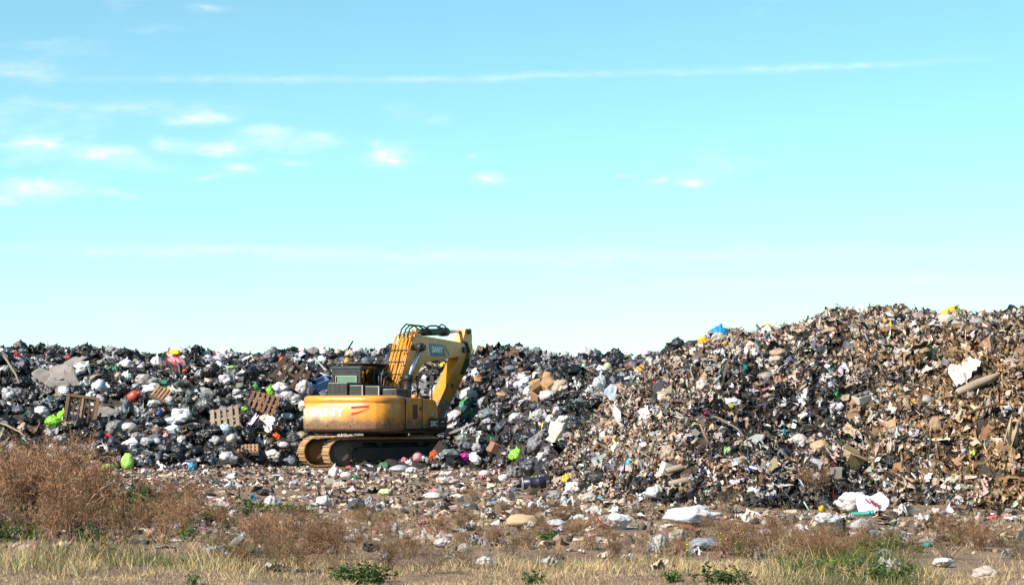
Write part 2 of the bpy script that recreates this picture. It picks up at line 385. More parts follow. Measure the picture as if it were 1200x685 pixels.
# ------------------------------------------------------------------ shapes of rubbish
def ico(sub):
    bm = bmesh.new(); bmesh.ops.create_icosphere(bm, subdivisions=sub, radius=1.0)
    V = np.array([v.co[:] for v in bm.verts]); F = np.array([[v.index for v in f.verts] for f in bm.faces]); bm.free()
    return V, F
ICO = {k: ico(k) for k in (1, 2, 3, 4)}
ICO[0] = ICO[1]
def norm_box(V):
    V = V - (V.max(0) + V.min(0)) / 2
    return V / (V.max(0) - V.min(0))
def blob(sub, seed, rough=1.0, tied=False, slump=0.0):
    V, F = ICO[sub]; o = seed * 13.7
    r = 1 + 0.30 * rough * fbm(V * 1.4 + o, 2, seed) - (0.30 if sub < 3 else 0.20) * rough * (1 - np.abs(vnoise(V * 2.6 + o, seed + 5))) ** 2 + 0.13 * rough * vnoise(V * 5.5 + o, seed + 9)
    if sub >= 3: r = r - 0.10 * rough * (1 - np.abs(vnoise(V * 6.5 + o, seed + 15))) ** 3
    P = V * r[:, None]; P[:, 2] *= 0.8
    if slump: P[:, :2] *= (1 + slump * np.clip(-P[:, 2:3], -.5, 1))
    if tied:
        a = np.arccos(np.clip(V @ np.array([0.15, 0.1, 0.98]) / 1.0, -1, 1)); w = np.exp(-(a / 0.30) ** 2)
        pleat = 1 - 0.45 * np.exp(-((a - 0.42) / 0.22) ** 2)
        P[:, :2] *= pleat[:, None]; P[:, 2] += w * 0.30
        ang = np.arctan2(V[:, 1], V[:, 0]); P *= (1 - 0.07 * np.exp(-(a - .6) ** 2 / .3) * np.abs(np.sin(ang * 6 + seed)))[:, None]
    return norm_box(P), F
def sheet(n, seed, amp=0.28, m=None):
    m = m or n; u, v = np.meshgrid(np.linspace(-.5, .5, n), np.linspace(-.5, .5, m)); u, v = u.ravel(), v.ravel(); o = seed * 9.1
    p = np.stack([u * 3, v * 3, u * 0 + o], -1)
    z = amp * (fbm(p, 3, seed) - 0.7 * (1 - np.abs(vnoise(p * 1.7, seed + 3))) ** 2)
    x = u * (1 + 0.35 * vnoise(np.stack([v * 4, v * 0 + o, v * 0], -1), seed)) + 0.12 * vnoise(p * 1.3, seed + 7)
    y = v * (1 + 0.35 * vnoise(np.stack([u * 4, u * 0 + o, u * 0 + 5], -1), seed)) + 0.12 * vnoise(p * 1.3, seed + 8)
    i = (np.arange(m - 1)[:, None] * n + np.arange(n - 1)[None]).ravel()
    F = np.concatenate([np.stack([i, i + 1, i + n + 1], -1), np.stack([i, i + n + 1, i + n], -1)])
    return np.stack([x, y, z], -1), F
def wad(n, seed, a1=0.5, a2=0.26):
    V, F = sheet(n, seed, 0.2); p = V * 2.6 + seed * 3.3
    D = np.stack([vnoise(p + 11 * k, seed + k) for k in range(3)], -1) * a1 + np.stack([vnoise(p * 2.3 + 17 * k, seed + 9 + k) for k in range(3)], -1) * a2
    return norm_box(V + D * np.array([.7, .7, 1.0])), F
def strip(seg, seed, w=0.12):
    t = np.linspace(-.5, .5, seg); o = seed * 5.3
    cx = 0.18 * vnoise(np.stack([t * 3, t * 0 + o, t * 0], -1), seed); cz = 0.16 * vnoise(np.stack([t * 3, t * 0 + o, t * 0 + 9], -1), seed + 1)
    ww = w * (0.5 + np.abs(vnoise(np.stack([t * 4, t * 0, t * 0 + o], -1), seed + 2))); tw = 4.5 * vnoise(np.stack([t * 2, t * 0 + 3, t * 0 + o], -1), seed)
    A = np.stack([cx + ww * np.cos(tw), t, cz + ww * np.sin(tw)], -1); B = np.stack([cx - ww * np.cos(tw), t, cz - ww * np.sin(tw)], -1)
    V = np.concatenate([A, B]); i = np.arange(seg - 1)
    F = np.concatenate([np.stack([i, i + 1, i + 1 + seg], -1), np.stack([i, i + 1 + seg, i + seg], -1)])
    return V, F
def boxp():
    V = np.array([(x, y, z) for z in (-.5, .5) for y in (-.5, .5) for x in (-.5, .5)], float)
    Q = [(0, 1, 3, 2), (4, 6, 7, 5), (0, 4, 5, 1), (2, 3, 7, 6), (0, 2, 6, 4), (1, 5, 7, 3)]
    return V, np.array([t for q in Q for t in ((q[0], q[2], q[1]), (q[0], q[3], q[2]))])
def lathe(prof, n=8):
    V = []; F = []
    for r, z in prof:
        for k in range(n): V.append((r * math.cos(2 * math.pi * k / n), r * math.sin(2 * math.pi * k / n), z))
    for i in range(len(prof) - 1):
        for k in range(n):
            a, b = i * n + k, i * n + (k + 1) % n
            F += [(a, b, b + n), (a, b + n, a + n)]
    return np.array(V), np.array(F)
BOTTLE = lathe([(0.0, -.5), (.16, -.5), (.17, -.45), (.17, .12), (.15, .2), (.06, .34), (.055, .44), (.07, .44), (.07, .5), (0, .5)], 8)
def chunk(seed):
    V = np.array([(0, 0, 1), (0, 0, -1), (1, 0, 0), (-1, 0, 0), (0, 1, 0), (0, -1, 0), (.6, .6, .5), (-.6, -.6, -.5)], float)
    r = np.random.default_rng(seed); V = V * r.uniform(.55, 1.3, (8, 1)) + r.normal(0, .18, (8, 3))
    bm = bmesh.new(); [bm.verts.new(v) for v in V]; g = bmesh.ops.convex_hull(bm, input=bm.verts[:]); bmesh.ops.triangulate(bm, faces=bm.faces[:]); bm.verts.index_update()
    P = np.array([v.co[:] for v in bm.verts]); F = np.array([[v.index for v in f.verts] for f in bm.faces]); bm.free(); return norm_box(P), F
PR_CHUNK = [chunk(s) for s in range(14)]
PR_BLOB = [blob(1, s, 1.15) for s in range(10)]
PR_WAD = [wad(5, s + 60) for s in range(14)]
PR_TINY = [wad(3, s + 90, .35, .2) for s in range(16)]
PR_THREAD = [strip(4, s + 50) for s in range(12)]
PR_SHEET = [sheet(4, s, .34) for s in range(12)]
PR_SHEETF = [sheet(4, s + 30, 0.14) for s in range(6)]
PR_STRIP = [strip(5, s) for s in range(12)]
PR_STICK = [(boxp()[0] * np.array([0.05, 1, 0.04]), boxp()[1])]
PR_BOX = [boxp()]
PR_BOTTLE = [BOTTLE]
def rand_rot(n):
    q = rng.normal(size=(n, 4)); q /= np.linalg.norm(q, axis=1, keepdims=True); w, x, y, z = q.T
    return np.stack([1 - 2 * (y * y + z * z), 2 * (x * y - z * w), 2 * (x * z + y * w), 2 * (x * y + z * w), 1 - 2 * (x * x + z * z), 2 * (y * z - x * w), 2 * (x * z - y * w), 2 * (y * z + x * w), 1 - 2 * (x * x + y * y)], -1).reshape(n, 3, 3)
def frame_rot(nrm, tilt, down=None):
    """rotations whose z axis follows the slope, tilted a little; y axis optionally pointing down the slope"""
    n = len(nrm); z = nrm + tilt * rng.normal(size=(n, 3)); z /= np.linalg.norm(z, axis=1, keepdims=True)
    y = rng.normal(size=(n, 3))
    if down is not None: y = np.where(rng.random((n, 1)) < down, np.stack([rng.normal(0, .35, n), -np.ones(n), rng.normal(-.6, .3, n)], -1), y)
    x = np.cross(y, z); x /= np.linalg.norm(x, axis=1, keepdims=True); y = np.cross(z, x)
    return np.stack([x, y, z], -1)
def gather(parts):
    V = []; F = []; C = []; off = 0
    for v, f, c in parts:
        V.append(v); F.append(f + off); C.append(c); off += len(v)
    return np.concatenate(V), np.concatenate(F), np.concatenate(C)
def place(protos, pos, R, size, col):
    """pos (n,3), R (n,3,3), size (n,3), col (n,3) -> joined arrays"""
    out = []; pick = rng.integers(0, len(protos), len(pos))
    for k, (pv, pf) in enumerate(protos):
        s = np.nonzero(pick == k)[0]
        if not len(s): continue
        v = pv[None] * size[s][:, None, :]; v = np.einsum('nij,nvj->nvi', R[s], v) + pos[s][:, None]
        f = pf[None] + (np.arange(len(s)) * len(pv))[:, None, None]
        out.append((v.reshape(-1, 3), f.reshape(-1, 3), np.repeat(col[s], len(pv), 0)))
    return gather(out)
def palette(n, table, jitter=0.25):
    w = np.array([t[0] for t in table], float); c = np.array([t[1] for t in table], float)
    k = rng.choice(len(table), n, p=w / w.sum()); col = c[k] * (1 + jitter * rng.normal(size=(n, 1))).clip(0.4, 1.8)
    return (col * (1 + 0.06 * rng.normal(size=(n, 3)))).clip(0.004, 0.85)

# ------------------------------------------------------------------ colours
C = dict(black=(0.007, 0.0075, 0.009), charcoal=(0.016, 0.018, 0.022), slate=(0.06, 0.074, 0.098), grey=(0.15, 0.155, 0.165), pale_grey=(0.29, 0.30, 0.325), white=(0.50, 0.505, 0.525),
         lime=srgb(122, 190, 48), pale_lime=srgb(140, 185, 85), green=srgb(25, 95, 58), teal=srgb(30, 135, 128), blue=srgb(34, 78, 150), sky_blue=srgb(50, 140, 185), navy=srgb(24, 32, 58),
         red=srgb(165, 28, 32), orange=srgb(185, 78, 30), yellow=srgb(215, 172, 18), magenta=srgb(185, 32, 140), pink=srgb(180, 120, 126), purple=srgb(105, 28, 72),
         tan=(0.25, 0.17, 0.112), beige=(0.39, 0.305, 0.235), cream=(0.48, 0.42, 0.365), brown=(0.112, 0.078, 0.056), dark_brown=(0.038, 0.029, 0.023), rust=(0.17, 0.075, 0.035), cyan=srgb(0, 130, 190))

# ------------------------------------------------------------------ the named things in the rubbish
LM = []        # (px, py, radius px, depth, phrase used in the labels of neighbours)
BAGS = {}
def bag_mesh(kind, k):
    key = (kind, k)
    if key not in BAGS:
        if kind == 'tied': V, F = blob(4, k + 100, 0.55, True, 0.3)
        elif kind == 'sack': V, F = blob(3, k + 150, 0.55, False, 0.15)
        elif kind == 'flat': V, F = sheet(22, k + 200, 0.30); V = norm_box(V)
        elif kind == 'wad': V, F = wad(20, k + 400)
        elif kind == 'clump': V, F = blob(4, k + 250, 0.85)
        elif kind == 'rock': V, F = blob(3, k + 300, 0.6)
        BAGS[key] = arr_mesh(kind, V, F, smooth=kind != 'rock')
    return BAGS[key]
def anchor(px, py, h_px):
    P = hit(px, py + 0.38 * h_px); return P, project(P)[2]
TONE = 0.66
def put(name, px, py, w, h, kind, color, label, cat, phrase=None, rough=0.38, depth=None, sink=0.12, yaw=None, tilt=0.0, grime=0.3, mat=None, k=None, group=None):
    """one crumpled thing of w x h pixels whose middle is seen at px, py"""
    P, d = anchor(px, py, h); W_, H_ = w * d / F_PX, h * d / F_PX
    D_ = depth if depth else 0.5 * (W_ + H_)
    me = bag_mesh(kind, (k if k is not None else random.randrange(6)))
    o = bpy.data.objects.new(name, me.copy() if False else me); COL.objects.link(o)
    o.scale = (W_ * 1.08, D_, H_ * 1.12)
    o.location = (P[0], P[1] + 0.15 * D_, P[2] + H_ * (0.5 - sink)); o.rotation_euler = (0, tilt, (random.uniform(-.35, .35) if yaw is None else yaw))
    if not me.materials: me.materials.append(None)
    o.material_slots[0].link = 'OBJECT'; o.material_slots[0].material = mat or mat_plastic(color if color in C.values() else tuple(c * TONE for c in color), rough, grime)
    tag(o, label, cat, group)
    LM.append((px, py, 0.5 * w, 0.5 * h, d, phrase))
    return o

# ================================================================== excavator
def mat_paint():
    m, N, b = new_mat("worn_yellow_paint")
    t = N.n('ShaderNodeTexCoord'); s = N.n('ShaderNodeSeparateXYZ'); N.lk(t.outputs['Object'], s.inputs[0])
    n1 = noise_node(N, 2.2, 6, 0.65); n2 = noise_node(N, 14.0, 5, 0.7); n3 = noise_node(N, 5.0, 5, 0.6, stretch=(1, 1, 0.25))
    c = mix_col(N, ramp(N, n1, 0.35, 0.7), (0.74, 0.30, 0.02), (0.55, 0.22, 0.03))
    c = mix_col(N, N.m('MULTIPLY', ramp(N, n3, 0.47, 0.70), 0.6), c, (0.26, 0.16, 0.08))
    # scraped patch on the back, sun's highlight painted in pale, and streaks below it
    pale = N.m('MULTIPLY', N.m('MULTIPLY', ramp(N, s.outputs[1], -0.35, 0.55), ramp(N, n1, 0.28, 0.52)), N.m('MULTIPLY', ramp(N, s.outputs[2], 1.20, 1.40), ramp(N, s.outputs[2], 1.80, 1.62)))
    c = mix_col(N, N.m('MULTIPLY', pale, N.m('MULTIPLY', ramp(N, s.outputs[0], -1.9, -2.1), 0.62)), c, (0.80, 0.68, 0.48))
    n5 = noise_node(N, 9.0, 4, 0.6, stretch=(1, .35, 7)); c = mix_col(N, N.m('MULTIPLY', ramp(N, n5, 0.60, 0.70), 0.55), c, (0.16, 0.09, 0.05))
    # mud and soot splashed up from the tracks
    low = N.m('ADD', N.m('MULTIPLY', N.m('SUBTRACT', 1.50, s.outputs[2]), 4.0), N.m('MULTIPLY', N.m('SUBTRACT', n1, 0.5), 3.2), clamp=True)
    c = mix_col(N, N.m('MULTIPLY', low, 0.85), c, mix_col(N, ramp(N, n2, 0.35, 0.65), (0.20, 0.14, 0.09), (0.06, 0.052, 0.046)))
    c = mix_col(N, N.m('MULTIPLY', ramp(N, n2, 0.66, 0.74), 0.5), c, (0.12, 0.07, 0.04))
    N.lk(c, b.inputs['Base Color']); N.lk(N.m('ADD', N.m('MULTIPLY', low, 0.45), 0.36), b.inputs['Roughness'])
    bump(N, b, N.m('ADD', n1, N.m('MULTIPLY', n2, 0.3)), 0.3, 0.012); return m
def mat_stick():
    m, N, b = new_mat("muddy_yellow_paint")
    t = N.n('ShaderNodeTexCoord'); s = N.n('ShaderNodeSeparateXYZ'); N.lk(t.outputs['Object'], s.inputs[0])
    n1 = noise_node(N, 3.2, 6, 0.7, stretch=(1, 1, .4)); n2 = noise_node(N, 16.0, 5, 0.7)
    c = mix_col(N, ramp(N, n1, 0.35, 0.75), (0.72, 0.285, 0.015), (0.44, 0.19, 0.035))
    low = N.m('ADD', N.m('MULTIPLY', N.m('SUBTRACT', 2.05, s.outputs[2]), 5.0), N.m('MULTIPLY', N.m('SUBTRACT', n1, 0.5), 4.0), clamp=True)
    c = mix_col(N, low, c, mix_col(N, ramp(N, n2, 0.35, 0.65), (0.46, 0.30, 0.18), (0.16, 0.10, 0.06)))
    N.lk(c, b.inputs['Base Color']); N.lk(N.m('ADD', N.m('MULTIPLY', low, 0.5), 0.38), b.inputs['Roughness'])
    bump(N, b, N.m('MULTIPLY', n2, low), 0.9, 0.05); return m
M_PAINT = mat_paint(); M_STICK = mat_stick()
M_HOOD = mat_plain("dark_grey_paint", (0.019, 0.025, 0.027), 0.36, vary=0.35, dark=(0.10, 0.085, 0.07))
M_BLACK = mat_plain("black_steel", (0.012, 0.012, 0.012), 0.55, vary=0.4, dark=(0.05, 0.035, 0.025))
M_RUBBER = mat_plain("black_hose", (0.012, 0.012, 0.013), 0.5, vary=0.2)
M_SHOE = mat_plain("rusty_track_steel", (0.40, 0.25, 0.12), 0.75, vary=0.6, scale=7, dark=(0.16, 0.09, 0.045), bd=0.02)
M_CHROME = mat_plain("chrome_rod", (0.72, 0.74, 0.76), 0.16, 1.0, vary=0.1)
M_PIPE = mat_plain("yellow_pipe", (0.70, 0.30, 0.02), 0.4, vary=0.5, scale=9, dark=(0.2, 0.1, 0.03))
M_DECAL = mat_plain("dark_decal", (0.055, 0.095, 0.12), 0.4, vary=0.2)
M_PLATE = mat_plain("black_decal", (0.008, 0.009, 0.012), 0.35, vary=0.1)
M_WHITEP = mat_plain("white_decal", (0.80, 0.82, 0.84), 0.45, vary=0.45, scale=5, dark=(0.45, 0.36, 0.26))
M_REDP = mat_plain("red_decal", (0.55, 0.02, 0.02), 0.4, vary=0.3)
M_GREYP = mat_plain("grey_sticker", (0.38, 0.36, 0.32), 0.6, vary=0.4)
M_RUST = mat_plain("rusty_vent", (0.17, 0.085, 0.025), 0.8, vary=0.5)
M_AMBER = mat_plain("amber_lens", (0.85, 0.33, 0.01), 0.3, vary=0.1)
M_MUD = mat_plain("dried_mud", (0.33, 0.23, 0.15), 0.95, vary=0.6, scale=8, bd=0.03)
def mat_glass():
    m, N, b = new_mat("tinted_glass")
    N.t.nodes.remove(b); out = N.t.nodes['Material Output']
    g = N.n('ShaderNodeBsdfGlossy'); g.inputs['Roughness'].default_value = 0.04; g.inputs['Color'].default_value = (0.8, 0.95, 0.95, 1)
    tr = N.n('ShaderNodeBsdfTransparent'); tr.inputs[0].default_value = (0.42, 0.62, 0.62, 1)
    fr = N.n('ShaderNodeFresnel'); fr.inputs[0].default_value = 1.55
    mx = N.n('ShaderNodeMixShader'); N.lk(N.m('ADD', fr.outputs[0], 0.12, clamp=True), mx.inputs[0]); N.lk(tr.outputs[0], mx.inputs[1]); N.lk(g.outputs[0], mx.inputs[2])
    N.lk(mx.outputs[0], out.inputs[0]); return m
M_GLASS = mat_glass()

EX_C = (-3.62, 60.0); YAW = math.radians(66); TRK = math.radians(22)
EX = empty('excavator', (EX_C[0], EX_C[1], 0.02), YAW)
tag(EX, 'yellow crawler excavator parked in front of the bag heap', 'excavator')

# --- counterweight: plan outline lofted upwards
def cw_ring(z, ins):
    pts = []
    hw = 1.40 - ins
    for k in range(41):
        y = hw * math.cos(math.pi * k / 40) if False else hw * (1 - 2 * k / 40)
        u = abs(y / hw); x = -1.95 - (0.88 - ins) * (1 - u ** 3.6) ** (1 / 2.2)
        pts.append((x, y, z))
    return [(-1.50, hw, z)] + pts + [(-1.50, -hw, z)]
bm = bmesh.new(); rings = [[bm.verts.new(p) for p in cw_ring(z, i)] for z, i in ((1.05, .10), (1.09, .03), (1.15, 0), (1.80, 0), (1.815, .012), (1.835, .012), (1.85, 0), (1.95, .015), (2.0, .05), (2.03, .12))]
for A, B in zip(rings, rings[1:]):
    n = len(A)
    for k in range(n): bm.faces.new((A[k], A[(k + 1) % n], B[(k + 1) % n], B[k])).smooth = True
bm.faces.new(rings[0][::-1]); bm.faces.new(rings[-1]); bmesh.ops.recalc_face_normals(bm, faces=bm.faces[:])
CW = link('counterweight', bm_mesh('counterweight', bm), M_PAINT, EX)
def cw_x(y):
    u = min(0.999, abs(y / 1.40)); return -1.95 - 0.88 * (1 - u ** 3.6) ** (1 / 2.2)
def wrap_text(body, size, yc, zc, mat, name, sx=1.0, bold=0.0):
    """lettering laid on the curved back of the counterweight (seen from behind: +y is on the viewer's side left)"""
    t = text_mesh(name, body, size, mat, CW, Matrix.Identity(4), 0.0015, sx, 0.0, bold); me = t.data
    bmx = bmesh.new(); bmx.from_mesh(me); bmesh.ops.subdivide_edges(bmx, edges=bmx.edges[:], cuts=1); bmx.to_mesh(me); bmx.free()
    for v in me.vertices:
        y = yc - v.co.x; v.co = Vector((cw_x(y) - 0.006 - v.co.z, y, zc + v.co.y))
    me.update(); return t
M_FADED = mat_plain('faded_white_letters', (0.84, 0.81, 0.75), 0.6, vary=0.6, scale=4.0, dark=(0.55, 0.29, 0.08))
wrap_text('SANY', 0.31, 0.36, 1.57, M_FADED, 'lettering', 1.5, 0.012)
def cw_patch(name, poly, mat):
    bmx = bmesh.new(); n = 10; L = len(poly) // 2
    A, B = poly[:L], poly[L:][::-1]; V = []
    for i in range(n + 1):
        t = i / n * (L - 1); k = min(int(t), L - 2); f = t - k
        row = []
        for S in (A, B):
            y = S[k][0] + (S[k + 1][0] - S[k][0]) * f; z = S[k][1] + (S[k + 1][1] - S[k][1]) * f
            row.append((bmx.verts.new((cw_x(y) - 0.006, y, z)), bmx.verts.new((cw_x(y) + 0.002, y, z))))
        V.append(row)
    for r, q in zip(V, V[1:]):
        bmx.faces.new((r[0][0], q[0][0], q[1][0], r[1][0])); bmx.faces.new((r[0][1], r[1][1], q[1][1], q[0][1]))
        bmx.faces.new((r[0][0], r[0][1], q[0][1], q[0][0])); bmx.faces.new((r[1][0], q[1][0], q[1][1], r[1][1]))
    return link(name, bm_mesh(name, bmx), mat, CW)
cw_patch('red_stripe', [(-.42, 1.735), (-.95, 1.76), (-.90, 1.70), (-.44, 1.665)], M_REDP)
cw_patch('red_stripe', [(-.44, 1.55), (-.62, 1.585), (-.88, 1.66), (-.95, 1.69), (-.90, 1.70), (-.84, 1.625), (-.62, 1.53), (-.43, 1.49)][:4] + [(-.93, 1.70), (-.82, 1.615), (-.62, 1.53), (-.43, 1.49)], M_REDP)
cw_patch('red_stripe', [(1.32, 1.74), (1.10, 1.745), (1.14, 1.68), (1.31, 1.68)], M_REDP)

# --- revolving deck, side panels, hood
box('deck', (-1.9, -1.30, 0.98), (1.25, 1.30, 1.10), M_BLACK, EX, 0.02)
prism('pump_door', [(-1.47, 1.11), (-0.42, 1.11), (-0.42, 1.97), (-1.47, 1.97)], -1.385, -0.55, M_PAINT, EX, 'y', 0.02)
pd = EX.children[-1]
box('vent', (-1.02, -1.392, 1.38), (-0.70, -1.36, 1.78), M_RUST, pd, 0.008)
for k in range(5): box('louver', (-1.00, -1.400, 1.42 + k * 0.07), (-0.72, -1.385, 1.445 + k * 0.07), M_BLACK, pd, 0.003)
box('hinge', (-1.40, -1.395, 1.86), (-1.22, -1.38, 1.94), M_GREYP, pd, 0.004)
ft = prism('fuel_tank', [(-0.40, 1.11), (0.62, 1.11), (0.62, 1.70), (0.50, 1.86), (0.34, 1.93), (-0.40, 1.95)], -1.37, -0.50, M_PAINT, EX, 'y', 0.025)
bm = bmesh.new(); bmesh.ops.create_circle(bm, cap_ends=True, segments=20, radius=0.095, matrix=Matrix.Translation((-0.14, -1.376, 1.72)) @ Matrix.Rotation(math.pi / 2, 4, 'X'))
bmesh.ops.solidify(bm, geom=bm.faces[:], thickness=0.004); link('sticker', bm_mesh('sticker', bm), M_GREYP, ft)
box('sticker', (0.10, -1.376, 1.46), (0.38, -1.362, 1.60), M_GREYP, ft, 0.004)
tube('filler_cap', [(-0.05, -0.95, 1.94), (-0.05, -0.95, 2.06)], 0.08, M_PAINT, ft, 12)
tb = box('tool_box', (0.10, -1.36, 1.04), (1.22, -0.62, 1.42), M_BLACK, EX, 0.03)
tb.location.x = 0.0
for x0, x1, t_, s_ in ((0.02, 0.56, '230C', 0.20), (0.60, 1.16, '', 0.075)):
    p = box('model_plate', (x0, -1.402, 1.10), (x1, -1.372, 1.40), M_PLATE, EX, 0.008)
    if t_ == '230C': text_mesh('lettering', t_, s_, M_WHITEP, p, Matrix.Translation(((x0 + x1) / 2, -1.406, 1.24)) @ Matrix.Rotation(math.pi / 2, 4, 'X'), 0.002, 1.0, 0.1, 0.006)
    else:
        box('pale_line', (x0 + .18, -1.405, 1.28), (x1 - .2, -1.40, 1.31), M_WHITEP, p, 0)
        box('pale_line', (x0 + .08, -1.405, 1.17), (x1 - .1, -1.40, 1.185), M_GREYP, p, 0)
box('pink_strip', (0.565, -1.398, 1.10), (0.595, -1.37, 1.40), mat_plain('pink_decal', (0.5, 0.25, 0.3), 0.6), EX, 0.004)
box('side_panel', (-1.47, 0.55, 1.11), (-0.70, 1.385, 1.97), M_PAINT, EX, 0.02)
hd = box('hood', (-1.62, 0.36, 2.01), (-0.72, 0.98, 2.40), M_HOOD, EX, 0.03)
for k in range(4): box('hood_rib', (-1.628, 0.45 + 0.145 * k, 2.06), (-1.60, 0.47 + 0.145 * k, 2.38), M_HOOD, hd, 0.004)
h2 = box('hood', (-1.55, -0.12, 2.01), (-0.55, 0.33, 2.33), M_HOOD, EX, 0.03)
box('hood_rib', (-1.575, -0.11, 2.03), (-1.545, -0.08, 2.32), M_GREYP, h2, 0.004)
h3 = box('hood', (-1.52, -0.62, 2.01), (-0.55, -0.15, 2.30), M_HOOD, EX, 0.025)
box('hood_rib', (-1.545, -0.61, 2.03), (-1.515, -0.58, 2.29), M_GREYP, h3, 0.004)
box('hood', (-1.45, -1.12, 1.985), (-0.55, -0.66, 2.22), M_HOOD, EX, 0.025)
tube('exhaust_pipe', [(-0.95, -0.95, 2.2), (-0.95, -0.95, 2.42), (-1.02, -0.95, 2.47)], 0.06, M_RUST, EX, 10)

for k in range(4): tube('bolt', [(cw_x(-1.1 + .7 * k) - .008, -1.1 + .7 * k, 1.20), (cw_x(-1.1 + .7 * k) + .02, -1.1 + .7 * k, 1.20)], 0.022, M_BLACK, CW, 8)
box('seam', (-1.478, -1.412, 1.10), (-1.466, -1.36, 2.0), M_BLACK, EX, 0)
box('seam', (-0.412, -1.392, 1.12), (-0.402, -1.35, 1.96), M_BLACK, EX, 0)
box('door_latch', (-0.56, -1.405, 1.62), (-0.50, -1.38, 1.72), M_BLACK, pd, 0.004)
tube('hand_rail', [(-1.75, -1.15, 2.02), (-1.75, -1.15, 2.18), (-1.0, -1.22, 2.18), (-1.0, -1.22, 1.98)], 0.014, M_BLACK, EX, 6)
# --- cab (far side): frame with real openings and panes
CX0, CX1, CY0, CY1, CZ0, CZ1 = -0.68, 1.05, 0.44, 1.37, 1.12, 2.86
bm = bmesh.new()
bm_box(bm, (CX0, CY0, CZ0), (CX1 + .1, CY1, CZ0 + 0.12), 0.01)
for x, y in ((CX0, CY0), (CX0, CY1 - .09), (CX1 - .09, CY0), (CX1 - .09, CY1 - .09), (0.16, CY0), (0.16, CY1 - .09)):
    bm_box(bm, (x, y, CZ0 + .1), (x + 0.09, y + 0.09, CZ1 - .06), 0.012)
bm_box(bm, (CX0 + .002, CY0 + .08, CZ0 + .1), (CX0 + 0.07, CY1 - .08, 2.30), 0.012)      # rear wall
bm_box(bm, (CX0 + .002, CY0 + .08, 2.60), (CX0 + 0.07, CY1 - .08, CZ1 - .05), 0.012)
bm_box(bm, (CX0 + .08, CY0 + .004, CZ0 + .1), (CX1 - .08, CY0 + 0.05, 1.95), 0.01)          # inner side
bm_box(bm, (CX0 + .08, CY1 - .05, CZ0 + .1), (CX1 - .08, CY1 - .004, 1.85), 0.01)
cab = link('cab', bm_mesh('cab', bm), M_HOOD, EX)
prism('cab_roof', [(CX0 - .01, CZ1 - .07), (CX1 + .05, CZ1 - .07), (CX1 + .02, CZ1), (CX1 - .2, CZ1 + .04), (CX0 + .12, CZ1 + .04), (CX0 - .01, CZ1 - .01)], CY0 - .012, CY1 + .012, M_HOOD, cab, 'y', 0.015)
box('rear_window', (CX0 + .03, CY0 + .10, 2.29), (CX0 + .042, CY1 - .10, 2.61), M_GLASS, cab, 0)
bm = bmesh.new()
for lo, hi in (((CX0 - .006, CY0 + .12, 2.30), (CX0 + .02, CY0 + .14, 2.60)), ((CX0 - .006, CY1 - .14, 2.30), (CX0 + .02, CY1 - .12, 2.60)), ((CX0 - .006, CY0 + .12, 2.585), (CX0 + .02, CY1 - .12, 2.605))): bm_box(bm, lo, hi, 0.003)
link('window_seal', bm_mesh('window_seal', bm), M_GREYP, cab)
box('side_window', (CX0 + .10, CY0 + .02, 1.94), (CX1 - .10, CY0 + .032, CZ1 - .08), M_GLASS, cab, 0)
box('side_window', (CX0 + .10, CY1 - .032, 1.84), (CX1 - .10, CY1 - .02, CZ1 - .08), M_GLASS, cab, 0)
box('windscreen', (CX1 - .04, CY0 + .08, 1.5), (CX1 - .028, CY1 - .08, CZ1 - .08), M_GLASS, cab, 0)
bm = bmesh.new(); bm_box(bm, (-0.25, .68, 1.35), (0.30, 1.12, 1.62), 0.05); bm_box(bm, (-0.36, .68, 1.6), (-0.20, 1.12, 2.30), 0.05); bm_box(bm, (-0.34, .78, 2.28), (-0.22, 1.02, 2.48), 0.03)
link('seat', bm_mesh('seat', bm), M_BLACK, cab)
prism('roof_guard', [(-0.55, 2.935), (1.35, 2.90), (1.35, 2.945), (-0.55, 2.975)], 0.20, 1.34, M_BLACK, cab, 'y', 0.01)
bm = bmesh.new(); bm_tube(bm, [(-0.42, 1.02, 2.975), (-0.42, 1.02, 3.06)], 0.075, 12, 0.07); bm_tube(bm, [(-0.42, 1.02, 3.06), (-0.42, 1.02, 3.12)], 0.07, 12, 0.035)
link('beacon', bm_mesh('beacon', bm), M_AMBER, EX)

# --- boom
BP = [(0.12, 1.62), (0.20, 1.95), (0.78, 2.86), (1.12, 3.48), (1.28, 3.68), (1.50, 3.77), (2.1, 3.80), (3.4, 3.74), (4.72, 3.67), (4.90, 3.56), (4.88, 3.36), (4.60, 3.26), (3.4, 3.15), (2.45, 3.07), (2.05, 3.0), (1.80, 2.86), (1.30, 2.45), (0.85, 2.08), (0.62, 1.75), (0.42, 1.56)]
bm = bmesh.new(); bm_prism(bm, BP, -0.24, 0.24, 'y', 0.012)
bm_box(bm, (0.1, -0.32, 1.10), (0.55, -0.25, 1.95), 0.01); bm_box(bm, (0.1, 0.25, 1.10), (0.55, 0.32, 1.95), 0.01)
boom = link('boom', bm_mesh('boom', bm), M_PAINT, EX)
dk = prism('decal', [(2.28, 3.60), (3.28, 3.58), (3.50, 3.23), (2.42, 3.22)], -0.2465, -0.238, M_DECAL, boom, 'y')
text_mesh('lettering', 'SANY', 0.25, M_WHITEP, dk, Matrix.Translation((2.86, -0.249, 3.41)) @ Matrix.Rotation(math.pi / 2, 4, 'X'), 0.002, 1.15, 0.0, 0.009)
for k in range(3): prism('decal_dash', [(3.36 + .10 * k, 3.56 - .07 * k), (3.42 + .10 * k, 3.56 - .07 * k), (3.53 + .1 * k, 3.40 - .07 * k), (3.47 + .10 * k, 3.40 - .07 * k)], -0.2465, -0.238, M_DECAL, boom, 'y')
